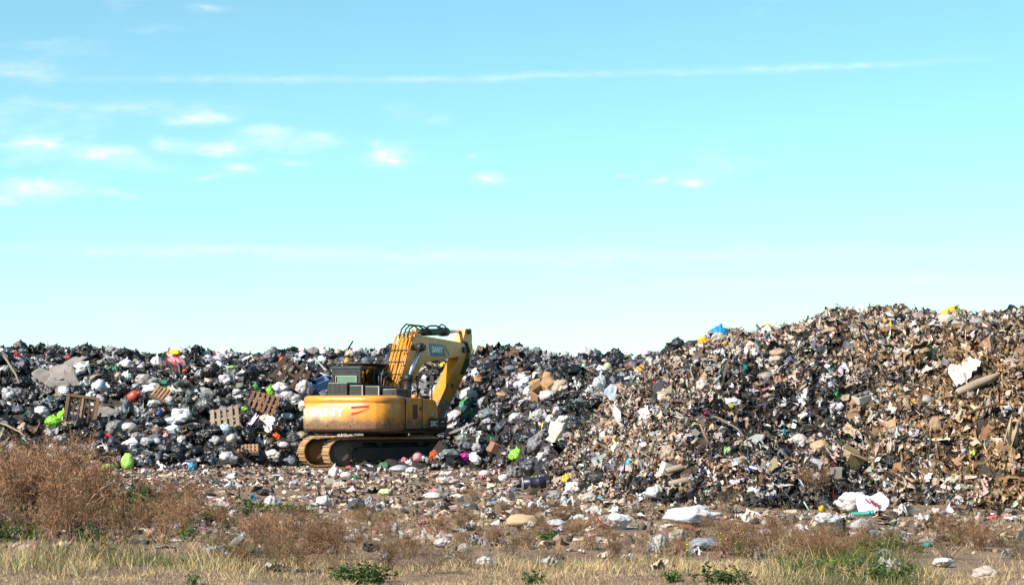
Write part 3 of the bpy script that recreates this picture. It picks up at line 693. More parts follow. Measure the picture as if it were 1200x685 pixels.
prism('decal_edge', [(2.20, 3.60), (2.25, 3.60), (2.39, 3.22), (2.34, 3.22)], -0.2465, -0.238, M_WHITEP, boom, 'y')
for lat in (-0.30,):
    tube('boom_pin', [(1.30, -0.62, 3.44), (1.30, 0.62, 3.44)], 0.085, M_BLACK, boom, 12)
tube('boom_pin', [(0.34, -0.38, 1.78), (0.34, 0.38, 1.78)], 0.10, M_BLACK, boom, 12)
tube('boom_pin', [(4.72, -0.30, 3.46), (4.72, 0.30, 3.46)], 0.10, M_BLACK, boom, 12)
# steel pipes running up the back of the boom
back = [(0.05, 1.75), (0.12, 1.98), (0.70, 2.90), (1.04, 3.52), (1.22, 3.76), (1.50, 3.87), (2.0, 3.90)]
for k, y in enumerate((-0.21, -0.15, -0.10, -0.04, 0.02, 0.08, 0.14, 0.20, 0.26)):
    off = 0.02 + 0.035 * (k % 2); stop = len(back) - (0 if k in (1, 3, 5) else 1 + k % 2)
    tube('hydraulic_pipe', [(x - off, y + 0.02 * math.sin(i * 1.7 + k), z + off * .5) for i, (x, z) in enumerate(back[:stop])], 0.019, M_PIPE, boom, 6)
for i, (x, z) in enumerate([(0.30, 2.28), (0.55, 2.66), (0.76, 3.02), (0.95, 3.36)]):
    box('pipe_clamp', (x - .10, -0.25, z - .02), (x - .03, 0.28, z + .015), M_BLACK, boom, 0.006, None)
for k in range(3): tube('hose', [(-.35 + .1 * k, 0.1 * k - .1, 2.02), (-.25 + .05 * k, 0.12 * k - .1, 2.5 + .1 * k), (.0 + .1 * k, 0.12 * k - .1, 2.62 + .1 * k), (.28 + .05 * k, .1 * k - .1, 2.45)], 0.028, M_RUBBER, boom, 6)
tube('hose', [(.10, -.27, 2.6), (.0, -.36, 2.3), (.2, -.4, 2.05)], 0.02, M_RUBBER, boom, 6)
# hoses curling over the bend
for k, y in enumerate((-.14, -.02, .12)):
    tube('hose', [(1.10, y, 3.72), (1.25, y, 3.98), (1.55, y, 4.10 + .02 * k), (2.1, y, 4.10), (2.5, y, 4.03 - .03 * k), (2.75, y, 3.88)], 0.024, M_RUBBER, boom, 6)

# --- cylinders
for y in (-0.46, 0.46):
    cy = tube('boom_cylinder', [(0.30, y, 1.70), (0.52, y, 2.50)], 0.125, M_BLACK, EX, 14)
    tube('cylinder_gland', [(0.50, y, 2.44), (0.55, y, 2.62)], 0.14, M_BLACK, cy, 14); tube('rod', [(0.52, y, 2.5), (1.28, y, 3.42)], 0.058, M_CHROME, cy, 12)
    tube('rod_eye', [(1.30, y - .09, 3.44), (1.30, y + .09, 3.44)], 0.13, M_BLACK, cy, 14)
sc = tube('stick_cylinder', [(1.90, 0, 3.90), (3.95, 0, 3.99)], 0.105, M_BLACK, EX, 14)
tube('rod', [(3.9, 0, 3.988), (5.25, 0, 4.04)], 0.055, M_CHROME, sc, 12); tube('cylinder_gland', [(3.62, 0, 3.975), (4.0, 0, 3.992)], 0.135, M_BLACK, sc, 14)
prism('cylinder_bracket', [(1.70, 3.78), (2.15, 3.78), (2.0, 3.99), (1.82, 3.99)], -0.10, 0.10, M_PAINT, sc, 'y', 0.01)
tube('hose', [(2.3, -.1, 4.0), (2.6, -.12, 4.12), (3.1, -.1, 4.14), (3.5, -.1, 4.08)], 0.028, M_RUBBER, sc, 6)
tube('hose', [(3.3, -.05, 4.08), (3.5, -.07, 4.2), (3.8, -.06, 4.16), (3.92, -.05, 4.07)], 0.022, M_RUBBER, sc, 6)

# --- stick, bucket
SP = [(5.02, 4.12), (5.36, 4.12), (5.50, 3.92), (5.46, 3.48), (4.92, 2.69), (3.72, 1.62), (3.02, 1.00), (2.80, 0.90), (2.62, 1.02), (2.68, 1.28), (3.02, 1.72), (4.45, 3.14), (4.66, 3.45), (4.86, 3.80)]
stick = prism('stick', SP, -0.17, 0.17, M_STICK, EX, 'y', 0.012)
tube('stick_pin', [(2.78, -.22, 1.06), (2.78, .22, 1.06)], 0.075, M_BLACK, stick, 12)
tube('stick_pin', [(5.22, -.24, 4.04), (5.22, .24, 4.04)], 0.085, M_BLACK, stick, 12)
box('side_block', (4.0, -0.19, 2.32), (4.1, -0.16, 2.42), M_BLACK, stick, 0.005)
for k in range(3): tube('hose', [(4.70 - .1 * k, -.20, 3.72 - .04 * k), (5.02 - .08 * k, -.215, 3.70), (5.22 - .07 * k, -.21, 3.45), (5.10 - .09 * k, -.205, 3.12), (4.78 - .08 * k, -.20, 2.72)], 0.02, M_RUBBER, stick, 6)
for k, y in enumerate((-.12, .0, .12)): tube('hose', [(5.42, y, 4.02), (5.56, y, 3.6), (5.28, y, 3.0), (4.95, y, 2.66)], 0.025, M_RUBBER, stick, 6)
bc = tube('bucket_cylinder', [(5.34, 0, 3.40), (4.35, 0, 2.05)], 0.10, M_BLACK, EX, 12); tube('rod', [(4.4, 0, 2.1), (3.72, 0, 1.18)], 0.05, M_CHROME, bc, 10)
bk = bmesh.new(); prof = [(2.72, 1.02), (3.05, 1.10), (3.45, 1.05), (3.72, 0.80), (3.70, 0.45), (3.45, 0.22), (3.05, 0.14), (2.55, 0.20)]
inner = [(x - (x - 3.1) * 0.09, z + (0.62 - z) * 0.09) for x, z in prof]
for y0, y1 in ((-0.62, -0.58), (0.58, 0.62)): bm_prism(bk, prof, y0, y1)
for (a, b, c_, d_) in zip(prof, prof[1:], inner, inner[1:]): bm_prism(bk, [a, b, d_, c_], -0.58, 0.58)
bucket = link('bucket', bm_mesh('bucket', bk), M_MUD, EX)
for k in range(5): prism('tooth', [(2.56, 0.16), (2.60, 0.25), (2.32, 0.22)], -0.56 + .26 * k, -0.46 + .26 * k, M_BLACK, bucket, 'y')

# --- guard rail and mirror on the near front corner
tube('guard_rail', [(1.02, -0.98, 1.40), (1.02, -0.98, 2.62), (1.06, -0.90, 2.70), (1.08, -0.58, 2.70), (1.10, -0.50, 2.62), (1.12, -0.46, 1.4)], 0.022, M_BLACK, EX, 8)
box('mirror', (0.99, -1.06, 2.34), (1.02, -0.92, 2.6), M_BLACK, EX, 0.01)
tube('guard_rail', [(-0.30, -1.20, 1.93), (-0.30, -1.20, 2.03), (0.30, -1.20, 2.0), (0.30, -1.20, 1.9)], 0.014, M_BLACK, EX, 6)

# --- undercarriage: two tracks turned against the upper body
def yawed(o): o.rotation_euler = (0, 0, TRK - YAW); return o
yawed(box('undercarriage_frame', (-1.0, -0.95, 0.38), (1.0, 0.95, 0.80), M_BLACK, EX, 0.05))
tube('swing_ring', [(0, 0, 0.78), (0, 0, 1.0)], 0.62, M_BLACK, EX, 28)
R_T, HL, SW = 0.40, 1.72, 0.60
def track_pt(s):
    """position and angle along the belt, s in 0..1"""
    Ltot = 4 * HL + 2 * math.pi * R_T; d = s * Ltot
    if d < 2 * HL: return (-HL + d, 2 * R_T, 0.0)
    d -= 2 * HL
    if d < math.pi * R_T: a = d / R_T; return (HL + R_T * math.sin(a), R_T + R_T * math.cos(a), -a)
    d -= math.pi * R_T
    if d < 2 * HL: return (HL - d, 0.0, -math.pi)
    d -= 2 * HL; a = d / R_T; return (-HL - R_T * math.sin(a), R_T - R_T * math.cos(a), -math.pi - a)
bm = bmesh.new(); pitch = (4 * HL + 2 * math.pi * R_T) / 46
bm_box(bm, (-pitch * .49, -SW / 2, -0.012), (pitch * .49, SW / 2, 0.022), 0.006); bm_box(bm, (pitch * .25, -SW / 2, 0.02), (pitch * .34, SW / 2, 0.05), 0.006); bm_box(bm, (-pitch * .3, -SW / 2, 0.02), (-pitch * .22, SW / 2, 0.04), 0.006)
shoe_me = bm_mesh('track_shoe', bm); shoe_me.materials.append(M_SHOE)
for side in (-1, 1):
    yc = side * 1.20; RA = Matrix.Rotation(0, 4, 'Z')
    bm = bmesh.new(); n = 60
    for w0, w1 in ((-.14, -.06), (.06, .14)):
        ring = []
        for k in range(n):
            x, z, a = track_pt(k / n); nx, nz = -math.sin(-a) * 0, 0
            cz = R_T; f = 0.93; ring.append((x * 0.995, cz + (z - cz) * f if abs(x) <= HL else cz + (z - cz) * f))
        A = [bm.verts.new((x, yc + w0, z + .03)) for x, z in ring]; B = [bm.verts.new((x, yc + w1, z + .03)) for x, z in ring]
        A2 = [bm.verts.new((x * .975, yc + w0, R_T + (z - R_T) * .82 + .03)) for x, z in ring]; B2 = [bm.verts.new((x * .975, yc + w1, R_T + (z - R_T) * .82 + .03)) for x, z in ring]
        for k in range(n):
            j = (k + 1) % n
            for p in ((A[k], A[j], B[j], B[k]), (A2[k], B2[k], B2[j], A2[j]), (A[k], A2[k], A2[j], A[j]), (B[k], B[j], B2[j], B2[k])): bm.faces.new(p)
    trk = yawed(link('track', bm_mesh('track', bm), M_BLACK, EX))
    for k in range(46):
        x, z, a = track_pt((k + .5) / 46)
        link('track_shoe', shoe_me, None, trk, (x, yc, z + .04), (0, -a, 0))
    fr = bmesh.new(); bm_prism(fr, [(-1.35, 0.24), (1.35, 0.24), (1.42, 0.44), (1.2, 0.60), (-1.2, 0.60), (-1.42, 0.44)], yc - .20, yc + .20, 'y', 0.02)
    tf = yawed(link('track_frame', bm_mesh('track_frame', fr), M_BLACK, EX))
    for x, nm, r in ((-HL, 'idler_wheel', 0.345), (HL, 'drive_sprocket', 0.345)):
        b3 = bmesh.new(); bm_tube(b3, [(x, yc - .10, R_T + .04), (x, yc + .10, R_T + .04)], r, 24)
        bm_tube(b3, [(x, yc - .17, R_T + .04), (x, yc + .17, R_T + .04)], r * 0.62, 24)
        link(nm, bm_mesh(nm, b3), M_RUST if side > 0 else mat_plain('dusty_steel', (0.10, 0.085, 0.075), 0.8), tf)
    for k in range(7): tube('roller', [(-1.2 + .4 * k, yc - .17, 0.17), (-1.2 + .4 * k, yc + .17, 0.17)], 0.10, M_BLACK, tf, 12)
    for k in range(2): tube('carrier_roller', [(-.6 + 1.2 * k, yc - .16, 0.70), (-.6 + 1.2 * k, yc + .16, 0.70)], 0.07, M_BLACK, tf, 12)
LM.append((440, 485, 85, 45, 57.5, 'the excavator')); LM.append((510, 440, 45, 60, 61, None)); LM.append((390, 532, 45, 20, 57.5, 'the excavator tracks')); LM.append((470, 530, 70, 18, 58, None))

# ================================================================== single things lying in the rubbish
M_WOOD_D = mat_wood('dark_wood', (0.10, 0.055, 0.03), (0.03, 0.018, 0.012))
M_WOOD_L = mat_wood('pale_wood', (0.36, 0.24, 0.14), (0.20, 0.12, 0.07))
M_WOOD_G = mat_wood('grey_wood', (0.27, 0.21, 0.155), (0.13, 0.095, 0.066))
M_WOOD_R = mat_wood('red_brown_wood', (0.23, 0.125, 0.07), (0.10, 0.052, 0.03))
M_CARD = mat_plain('cardboard', (0.38, 0.235, 0.12), 0.85, vary=0.5, scale=3, dark=(0.19, 0.115, 0.06))
M_RUBBERT = mat_plain('worn_rubber', (0.023, 0.022, 0.020), 0.8, vary=0.6, scale=6, dark=(0.16, 0.12, 0.08))

def pallet(px, py, w, h, nslat, mat, label, phrase, pitch=60, roll=0, yaw=0, gap=0.55, frame=False, back=True, name='pallet', missing=()):
    """slatted wooden pallet standing or leaning on the heap; w, h in pixels"""
    P, d = anchor(px, py, h); W_, H_ = w * d / F_PX, h * d / F_PX
    e = empty(name, (P[0], P[1], P[2] + 0.38 * H_)); e.rotation_mode = 'QUATERNION'
    e.rotation_quaternion = Quaternion((0, 0, 1), math.radians(yaw)) @ Quaternion((1, 0, 0), math.radians(pitch)) @ Quaternion((0, 0, 1), math.radians(roll))
    tag(e, label, 'crate' if name == 'crate' else 'pallet', 'broken pallets and crates on the bag heap')
    L, B = W_ * 0.95, H_ * 0.95 / max(0.5, math.sin(math.radians(pitch)))
    sw = L / nslat; slat = None
    for k in range(nslat):
        x = -L / 2 + sw * (k + .5)
        if k in missing: continue
        if slat is None:
            bm = bmesh.new(); bm_box(bm, (-B / 2, -sw * gap / 2, -0.012), (B / 2, sw * gap / 2, 0.012), 0.004); slat = bm_mesh('slat', bm); slat.materials.append(mat)
        link('slat', slat, None, e, (x, random.uniform(-.01, .01), 0.062), (0, 0, math.pi / 2 + random.uniform(-.03, .03)), (random.uniform(.95, 1.02), 1, 1))
    for y in (-B * .44, 0, B * .44): box('stringer', (-L / 2, y - .045, -0.05), (L / 2, y + .045, 0.048), mat, e, 0.006)
    if back:
        for k in range(3): box('slat', (-L / 2 + k * L * .44, -B / 2, -0.078), (-L / 2 + k * L * .44 + .1, B / 2, -0.053), mat, e, 0.004)
    if frame:
        for x in (-L / 2, L / 2): box('frame_post', (x - .05, -B / 2 - .03, -0.10), (x + .05, B / 2 + .03, 0.11), M_WOOD_R, e, 0.008)
        for y in (-B / 2, B / 2): box('frame_rail', (-L / 2 + .055, y - .04, -0.09), (L / 2 - .055, y + .04, 0.10), M_WOOD_R, e, 0.008)
        box('frame_post', (-.03, -B / 2 + .045, 0.078), (.03, B / 2 - .045, 0.105), M_WOOD_L, e, 0.006)
    LM.append((px, py, w / 2, h / 2, d, phrase)); return e
pallet(95, 483, 36, 34, 6, M_WOOD_D, 'dark wooden crate frame standing on edge beside two lime green bags', 'the standing dark crate', 78, -8, 12, 0.35, True, False, 'crate')
pallet(191, 463, 26, 15, 6, M_WOOD_L, 'small pale pallet of thin slats lying tilted above the bags', 'the small pale pallet', 40, -35, 25, 0.6, missing=(5,))
pallet(308, 474, 38, 24, 6, M_WOOD_R, 'reddish brown pallet with six slats lying face up on the slope', 'the reddish brown pallet', 48, -20, 12, 0.55)
pallet(264, 491, 38, 26, 5, M_WOOD_G, 'weathered grey pallet half sunk in bags below the reddish pallet', 'the weathered grey pallet', 50, 14, -8, 0.62)
pallet(341, 440, 42, 32, 5, M_WOOD_D, 'dark brown pallet leaning askew near the top of the heap', 'the leaning dark pallet', 62, -35, 18, 0.5, missing=(2,))
pallet(288, 527, 32, 10, 7, M_WOOD_L, 'pallet edge showing a row of slat ends among bags', 'the pallet with the row of slat ends', 25, 3, 4, 0.6)

def carton(px, py, w, h, color_mat, label, phrase, rot=(0, 0, 0), flap=True, name='carton', dz=0.5, cat='carton', asp=0.7):
    P, d = anchor(px, py, h); W_, H_ = w * d / F_PX, h * d / F_PX; D_ = W_ * asp
    bm = bmesh.new(); t = 0.02
    bm_box(bm, (-W_ / 2, -D_ / 2, -H_ / 2), (W_ / 2, D_ / 2, -H_ / 2 + t), 0.003)
    for s in (-1, 1):
        x = s * (W_ / 2 - t / 2); bm_box(bm, (x - t / 2, -D_ / 2, -H_ / 2 + t), (x + t / 2, D_ / 2, H_ / 2), 0.003)
        y = s * (D_ / 2 - t / 2); bm_box(bm, (-W_ / 2 + t, y - t / 2, -H_ / 2 + t), (W_ / 2 - t, y + t / 2, H_ / 2), 0.003)
    o = link(name, bm_mesh(name, bm), color_mat, None, (P[0], P[1] + .1, P[2] + H_ * (dz - .1)), rot); tag(o, label, cat)
    if flap:
        for s in (-1, 1):
            f = box('flap', (-W_ / 2, 0, -.006), (W_ / 2, D_ * .45, .006), color_mat, o, 0.002)
            f.location = (0, s * D_ / 2, H_ / 2 + .004); f.rotation_euler = (s * 0.5 + (0.2), 0, 0 if s > 0 else math.pi)
    LM.append((px, py, w / 2, h / 2, d, phrase)); return o
def board(px, py, w, h, mat, label, phrase, rot, name='cardboard_sheet', cat='cardboard', th=0.03):
    P, d = anchor(px, py, h); W_, H_ = w * d / F_PX, h * d / F_PX
    V, F = sheet(9, random.randrange(99), 0.05); V[:, 0] *= W_; V[:, 1] *= H_ * 1.2; V[:, 2] *= W_
    n = len(V); V2 = V + np.array([0, 0, -th])
    Fb = np.concatenate([F, F[:, ::-1] + n]); m = 9; edge = list(range(0, m)) + [m * k + m - 1 for k in range(1, m)] + [m * m - 1 - k for k in range(1, m)] + [m * (m - 1 - k) for k in range(1, m - 1)]
    E = np.array([t for a, b in zip(edge, edge[1:] + edge[:1]) for t in ((b, a, a + n), (b, a + n, b + n))])
    o = link(name, arr_mesh(name, np.concatenate([V, V2]), np.concatenate([Fb, E])), mat, None, (P[0], P[1] + .05, P[2] + .42 * H_), rot); tag(o, label, cat)
    LM.append((px, py, w / 2, h / 2, d, phrase)); return o
R_ = math.radians
board(638, 449, 34, 19, M_CARD, 'large flat tan cardboard sheet lying open on the bag heap', 'the large cardboard sheet', (R_(55), R_(-18), R_(20)))
carton(632, 463, 17, 16, M_CARD, 'open tan carton tipped over below the large cardboard sheet', 'the tipped tan carton', (R_(35), R_(-30), R_(35)))
board(597, 462, 24, 7, M_CARD, 'narrow strip of brown cardboard left of the tipped carton', 'the narrow cardboard strip', (R_(25), R_(6), R_(5)))
board(563, 446, 15, 9, M_CARD, 'torn cardboard scrap among black bags near the boom', None, (R_(40), R_(20), R_(10)))
carton(582, 527, 18, 12, mat_plain('brown_card', (0.238, 0.132, 0.086), 0.8), 'reddish brown carton beside the bright green bag', 'the reddish brown carton', (R_(10), R_(25), R_(30)))
carton(578, 517, 8, 10, mat_plain('teal_card', C['teal'], 0.5, vary=0.15), 'small teal box above the reddish brown carton', 'the small teal box', (R_(10), R_(5), R_(20)), False)
carton(375, 453, 20, 16, mat_plain('blue_white_card', (0.145, 0.238, 0.475), 0.5, vary=0.2), 'blue and white box left of the cab', 'the blue box', (R_(20), R_(-20), R_(25)), False)
board(747, 432, 26, 10, mat_plain('ochre_card', (0.396, 0.238, 0.066), 0.8), 'ochre cardboard sheet where the two heaps meet', 'the ochre sheet', (R_(40), R_(-8), R_(5)))
board(718, 462, 16, 17, mat_plain('blue_white_print', (0.409, 0.475, 0.541), 0.6, vary=0.8, scale=5, dark=(0.05, 0.30, 0.62)), 'white and blue printed sheet on the edge of the brown heap', 'the white and blue sheet', (R_(70), R_(-15), R_(10)))
board(651, 507, 14, 22, mat_plain('blue_cream_print', (0.396, 0.436, 0.462), 0.6, vary=0.9, scale=4, dark=(0.62, 0.50, 0.18)), 'blue and cream folded card standing in the bags', 'the blue and cream card', (R_(75), R_(12), R_(-10)))
carton(979, 556, 15, 16, mat_plain('pale_board', (0.330, 0.310, 0.284), 0.8, vary=0.5), 'pale worn box topped by a red bottle', 'the pale box under the red bottle', (R_(5), R_(3), R_(8)), False)
carton(1013, 470, 22, 14, mat_plain('white_foam', (0.436, 0.409, 0.370), 0.8, vary=0.4), 'off white foam block on the brown heap', 'the foam block', (R_(10), R_(-15), R_(25)), False, 'foam_block', cat='block')
carton(785, 553, 20, 14, mat_plain('white_foam', (0.462, 0.442, 0.396), 0.8, vary=0.4), 'cream foam block under the long beige roll', 'the cream foam block', (R_(8), R_(18), R_(20)), False, 'foam_block', cat='block')
carton(1000, 540, 22, 18, mat_plain('ochre_box', (0.264, 0.198, 0.112), 0.8, vary=0.5), 'battered ochre carton right of the red bottle', None, (R_(15), R_(20), R_(25)))
board(1165, 405, 14, 22, M_WOOD_G, 'brown board standing upright near the top of the brown heap', 'the upright brown board', (R_(70), R_(25), R_(40)), 'board', 'board')
board(125, 482, 26, 16, mat_plain('grey_sheet', (0.198, 0.185, 0.172), 0.7), 'crumpled grey board right of the standing dark crate', None, (R_(35), R_(5), R_(10)), 'board', 'board')
for px, py, w, h, rx, ry, lab, ph in ((70, 437, 30, 20, 45, -18, 'upper pale grey torn sheet in the pile above the dark crate', 'the pale torn sheets'), (52, 442, 26, 18, 55, 12, 'pale grey torn sheet with ragged edge left of the pile middle', None), (66, 455, 24, 22, 70, 5, 'grey torn sheet hanging down above the big black bag', None),
                                      (84, 447, 14, 24, 75, -30, 'narrow grey torn sheet hanging beside the wider one', None), (88, 425, 28, 14, 40, -15, 'topmost whitish torn sheet of the pale pile', None), (107, 443, 20, 8, 30, -35, 'long grey slat like sheet at the end of the pale pile', None)):
    board(px, py, w, h, mat_plain('torn_foam', (0.22, 0.21, 0.20), 0.85, vary=0.7, scale=3, dark=(0.15, 0.12, 0.10)), lab, ph, (R_(rx), R_(ry), R_(10)), 'torn_sheet', 'sheet', 0.05)

def lathe_obj(name, px, py, w, h, prof, mat, label, cat, phrase, rot, n=16, parts=()):
    P, d = anchor(px, py, h); S = max(w, h) * d / F_PX
    V, F = lathe(prof, n); me = arr_mesh(name, V * S, F, smooth=True)
    o = link(name, me, mat, None, (P[0], P[1] + .05, P[2] + .40 * h * d / F_PX), rot); tag(o, label, cat)
    for nm, pr, mt in parts:
        v, f = lathe(pr, n); link(nm, arr_mesh(nm, v * S, f, smooth=True), mt, o)
    LM.append((px, py, w / 2, h / 2, d, phrase)); return o
BARREL = [(0, -.5), (.24, -.5), (.255, -.49), (.25, -.2), (.262, -.18), (.25, -.16), (.25, .16), (.262, .18), (.25, .2), (.255, .49), (.24, .5), (.225, .47), (.225, -.4), (0, -.4)]
lathe_obj('bin', 626, 566, 28, 14, BARREL, mat_plain('navy_plastic', (0.015, 0.020, 0.050), 0.35, vary=0.2), 'dark blue plastic bin on its side at the foot of the heap', 'bin', 'the dark blue bin', (0, R_(84), R_(6)),
          parts=(('rim', [(.24, -.515), (.275, -.515), (.275, -.47), (.24, -.47), (.24, -.515)], mat_plain('pale_rim', (0.330, 0.330, 0.343), 0.5)),))
lathe_obj('can', 737, 548, 9, 13, [(0, -.5), (.3, -.5), (.31, -.47), (.31, .3), (.26, .46), (.22, .5), (0, .5)], mat_plain('white_can', (0.495, 0.488, 0.462), 0.4), 'white can with a sky blue top standing on the brown heap', 'can', 'the white and blue can', (R_(-4), R_(3), 0),
          parts=(('cap', [(.318, .0), (.318, .3), (.27, .47), (.23, .51), (0, .51)], mat_plain('sky_blue_lid', C['sky_blue'], 0.4, vary=0.15)),))
lathe_obj('tyre', 1166, 386, 17, 16, [(.30, -.16), (.42, -.18), (.5, -.12), (.5, .12), (.42, .18), (.30, .16), (.28, .1), (.28, -.1), (.30, -.16)], M_RUBBERT, 'dusty grey tyre half buried near the top of the brown heap', 'tyre', 'the dusty tyre', (R_(70), 0, R_(25)), 24)
lathe_obj('bottle', 979, 546, 12, 7, [(r, z) for r, z in [(0, -.5), (.24, -.5), (.26, -.45), (.26, .1), (.2, .25), (.09, .36), (.09, .5), (0, .5)]], mat_plain('red_plastic', C['red'], 0.35, vary=0.1), 'red plastic bottle lying on the pale worn box', 'bottle', 'the red bottle', (0, R_(88), R_(10)))
lathe_obj('bottle', 984, 465, 13, 10, [(r * 1.3, z) for r, z in [(0, -.5), (.24, -.5), (.26, -.45), (.26, .1), (.2, .25), (.09, .36), (.09, .5), (0, .5)]], mat_plain('green_plastic', (0.007, 0.145, 0.033), 0.25, vary=0.1), 'green plastic bottle on the brown heap left of the foam block', 'bottle', 'the green bottle', (0, R_(70), R_(30)))
lathe_obj('jug', 157, 465, 16, 13, [(0, -.42), (.38, -.42), (.42, -.36), (.42, .1), (.34, .26), (.14, .36), (.14, .46), (.17, .46), (.17, .52), (0, .52)], mat_plain('faded_red_plastic', (0.383, 0.053, 0.033), 0.4, vary=0.2), 'red plastic jug lying above the crumpled sheets', 'jug', 'the red jug', (R_(15), R_(55), R_(10)))
lathe_obj('pipe', 1011, 602, 27, 6, [(.075, -.5), (.10, -.5), (.10, .25), (.13, .26), (.13, .32), (.10, .33), (.10, .4), (.13, .41), (.13, .5), (.095, .5), (.07, .4), (.075, -.5)], mat_plain('teal_pipe', (0.013, 0.238, 0.178), 0.35, vary=0.15), 'teal plastic pipe lying under the big printed sack', 'pipe', 'the teal pipe', (0, R_(87), R_(8)), 14)
lathe_obj('pipe', 1037, 592, 9, 10, [(.3, -.5), (.5, -.5), (.5, .5), (.3, .5), (.3, -.5)], mat_plain('clay_pipe', (0.330, 0.198, 0.132), 0.7), 'short clay coloured pipe end beside the printed sack', 'pipe', 'the clay pipe end', (R_(72), 0, R_(15)), 16)
ROLL = [(0, -.5), (.05, -.5), (.07, -.46), (.085, -.1), (.075, .25), (.05, .47), (.035, .5), (0, .5)]
lathe_obj('fabric_roll', 1146, 450, 56, 20, [(r * 1.15, z) for r, z in ROLL], mat_plain('beige_cloth', (0.304, 0.251, 0.191), 0.9, vary=0.6, scale=3), 'long beige fabric roll lying slanted below the white sheet', 'fabric roll', 'the long beige roll', (0, R_(68), R_(12)), 12)
lathe_obj('fabric_roll', 802, 550, 46, 12, [(r * 1.1, z) for r, z in ROLL], mat_plain('beige_cloth', (0.317, 0.244, 0.185), 0.9, vary=0.5, scale=3), 'long beige roll lying above the cream foam block', 'fabric roll', 'the beige roll on the low slope', (0, R_(77), R_(15)), 12)
lathe_obj('fabric_roll', 803, 565, 40, 9, [(r * 1.2, z) for r, z in ROLL], mat_plain('beige_cloth2', (0.330, 0.271, 0.211), 0.9, vary=0.5, scale=3), 'shorter pale roll lying below the cream foam block', 'fabric roll', None, (0, R_(80), R_(10)), 12)
lathe_obj('log', 826, 511, 26, 26, [(r * .8, z) for r, z in ROLL], mat_plain('bare_wood', (0.290, 0.218, 0.152), 0.85, vary=0.5, scale=5), 'bare wooden stick leaning at the edge of the dark hollow', 'stick', 'the bare leaning stick', (0, R_(-25), R_(10)), 8)
def stick(px0, py0, px1, py1, r, mat, label, up=0.12):
    a, b = hit(px0, py0), hit(px1, py1); a[2] += up; b[2] += up; m = (a + b) / 2 + np.array([0, 0, .05])
    o = tube('stick', [a, (a + m) / 2 + np.array([0, 0, .02]), m, (m + b) / 2 + np.array([.02, 0, .03]), b], r, mat, None, 7, r * .6); tag(o, label, 'stick')
stick(4, 436, 22, 470, .04, M_WOOD_G, 'grey wooden lath leaning at the photo edge of the bag heap', .5)
stick(1133, 511, 1180, 499, .03, M_WOOD_D, 'thin dark stick lying across the steep brown face', .35)
stick(835, 505, 872, 528, .022, M_WOOD_G, 'thin curved grey branch in the dark hollow', .25)
stick(150, 515, 168, 507, .03, M_WOOD_L, 'bent pale branch sticking out below the grey bags', .2)
stick(0, 508, 30, 525, .035, M_WOOD_G, 'pale branch rising over the dry bushes on the heap slope', .3)
stick(85, 606, 115, 588, .02, M_WOOD_L, 'pale dead branch standing in the tall dry bushes', .35)

B = 'bag'
# --- coloured and large bags on the bag heap
put('bag', 62, 494, 20, 16, 'tied', C['lime'], 'lime green tied bag left of the standing dark crate', B, 'the lime green bags', grime=.08)
put('bag', 73, 486, 14, 15, 'tied', C['lime'], 'smaller lime green bag touching the dark crate', B, None, grime=.08)
put('bag', 149, 542, 15, 20, 'sack', C['pale_lime'], 'upright pale green bag at the foot of the bag heap', B, 'the upright pale green bag', grime=.1)
put('bag', 127, 549, 18, 11, 'clump', C['pale_lime'], 'flat pale green bag beside the upright pale green one', B, None, grime=.1)
put('bag', 128, 560, 10, 6, 'clump', C['pale_lime'], 'smallest pale green bag in front of the other two', B, None, grime=.1)
put('bag', 316, 457, 10, 14, 'tied', C['lime'], 'bright green bag below the leaning dark pallet', B, 'the bright green bag by the pallet', grime=.08)
put('bag', 299, 453, 8, 10, 'tied', srgb(60, 150, 70), 'small dull green bag left of the bright green one', B, None)
put('bag', 287, 480, 9, 6, 'clump', srgb(140, 210, 70), 'flattened light green bag between two pallets', B, None)
put('bag', 604, 531, 17, 15, 'tied', C['lime'], 'vivid green bag below the black bags right of the excavator', B, 'the vivid green bag', grime=.05)
put('bag', 545, 538, 15, 12, 'clump', C['magenta'], 'magenta bag at the foot of the heap beside the excavator', B, 'the magenta bag', grime=.1)
put('cloth', 508, 536, 12, 13, 'clump', srgb(190, 80, 30), 'crumpled orange cloth beside the end of the track', 'cloth', 'the orange cloth', 0.8)
put('cloth', 322, 512, 13, 10, 'clump', C['orange'], 'orange red cloth bundle below the white printed paper', 'cloth', 'the orange red cloth', 0.7, grime=.1)
put('cloth', 324, 502, 12, 10, 'flat', srgb(230, 150, 60), 'orange yellow scrap above the orange red cloth', 'cloth', None, 0.7, grime=.1)
put('bag', 203, 414, 18, 9, 'clump', C['yellow'], 'yellow bag on the skyline above the red and white bag', B, 'the yellow skyline bag', grime=.12)
put('bag', 207, 424, 24, 11, 'sack', srgb(215, 30, 50), 'red and white bag just below the yellow skyline bag', B, 'the red and white bag', grime=.1, tilt=.35, mat=mat_plain('red_white_print', (0.436, 0.013, 0.033), 0.4, vary=1.0, scale=3.0, dark=(0.7, 0.72, 0.78)))
put('bag', 217, 435, 7, 5, 'clump', C['orange'], 'small orange scrap bag below the red and white bag', B, None)
put('bag', 20, 416, 9, 7, 'clump', C['red'], 'small red bag near the skyline above the dark blue one', B, None)
put('bag', 28, 425, 14, 14, 'tied', C['navy'], 'dark blue bag near the skyline', B, None)
put('bag', 115, 453, 16, 16, 'sack', (0.68, 0.74, 0.76), 'white and teal ball shaped bag above the standing crate', B, 'the white and teal ball', grime=.15, mat=mat_plain('white_teal_print', (0.462, 0.462, 0.475), 0.4, vary=0.9, scale=2.2, dark=(0.12, 0.42, 0.5)))
put('bag', 47, 461, 30, 18, 'flat', C['black'], 'wide slack black sheet bag under the pale torn sheets', B, 'the slack black sheet', 0.32)
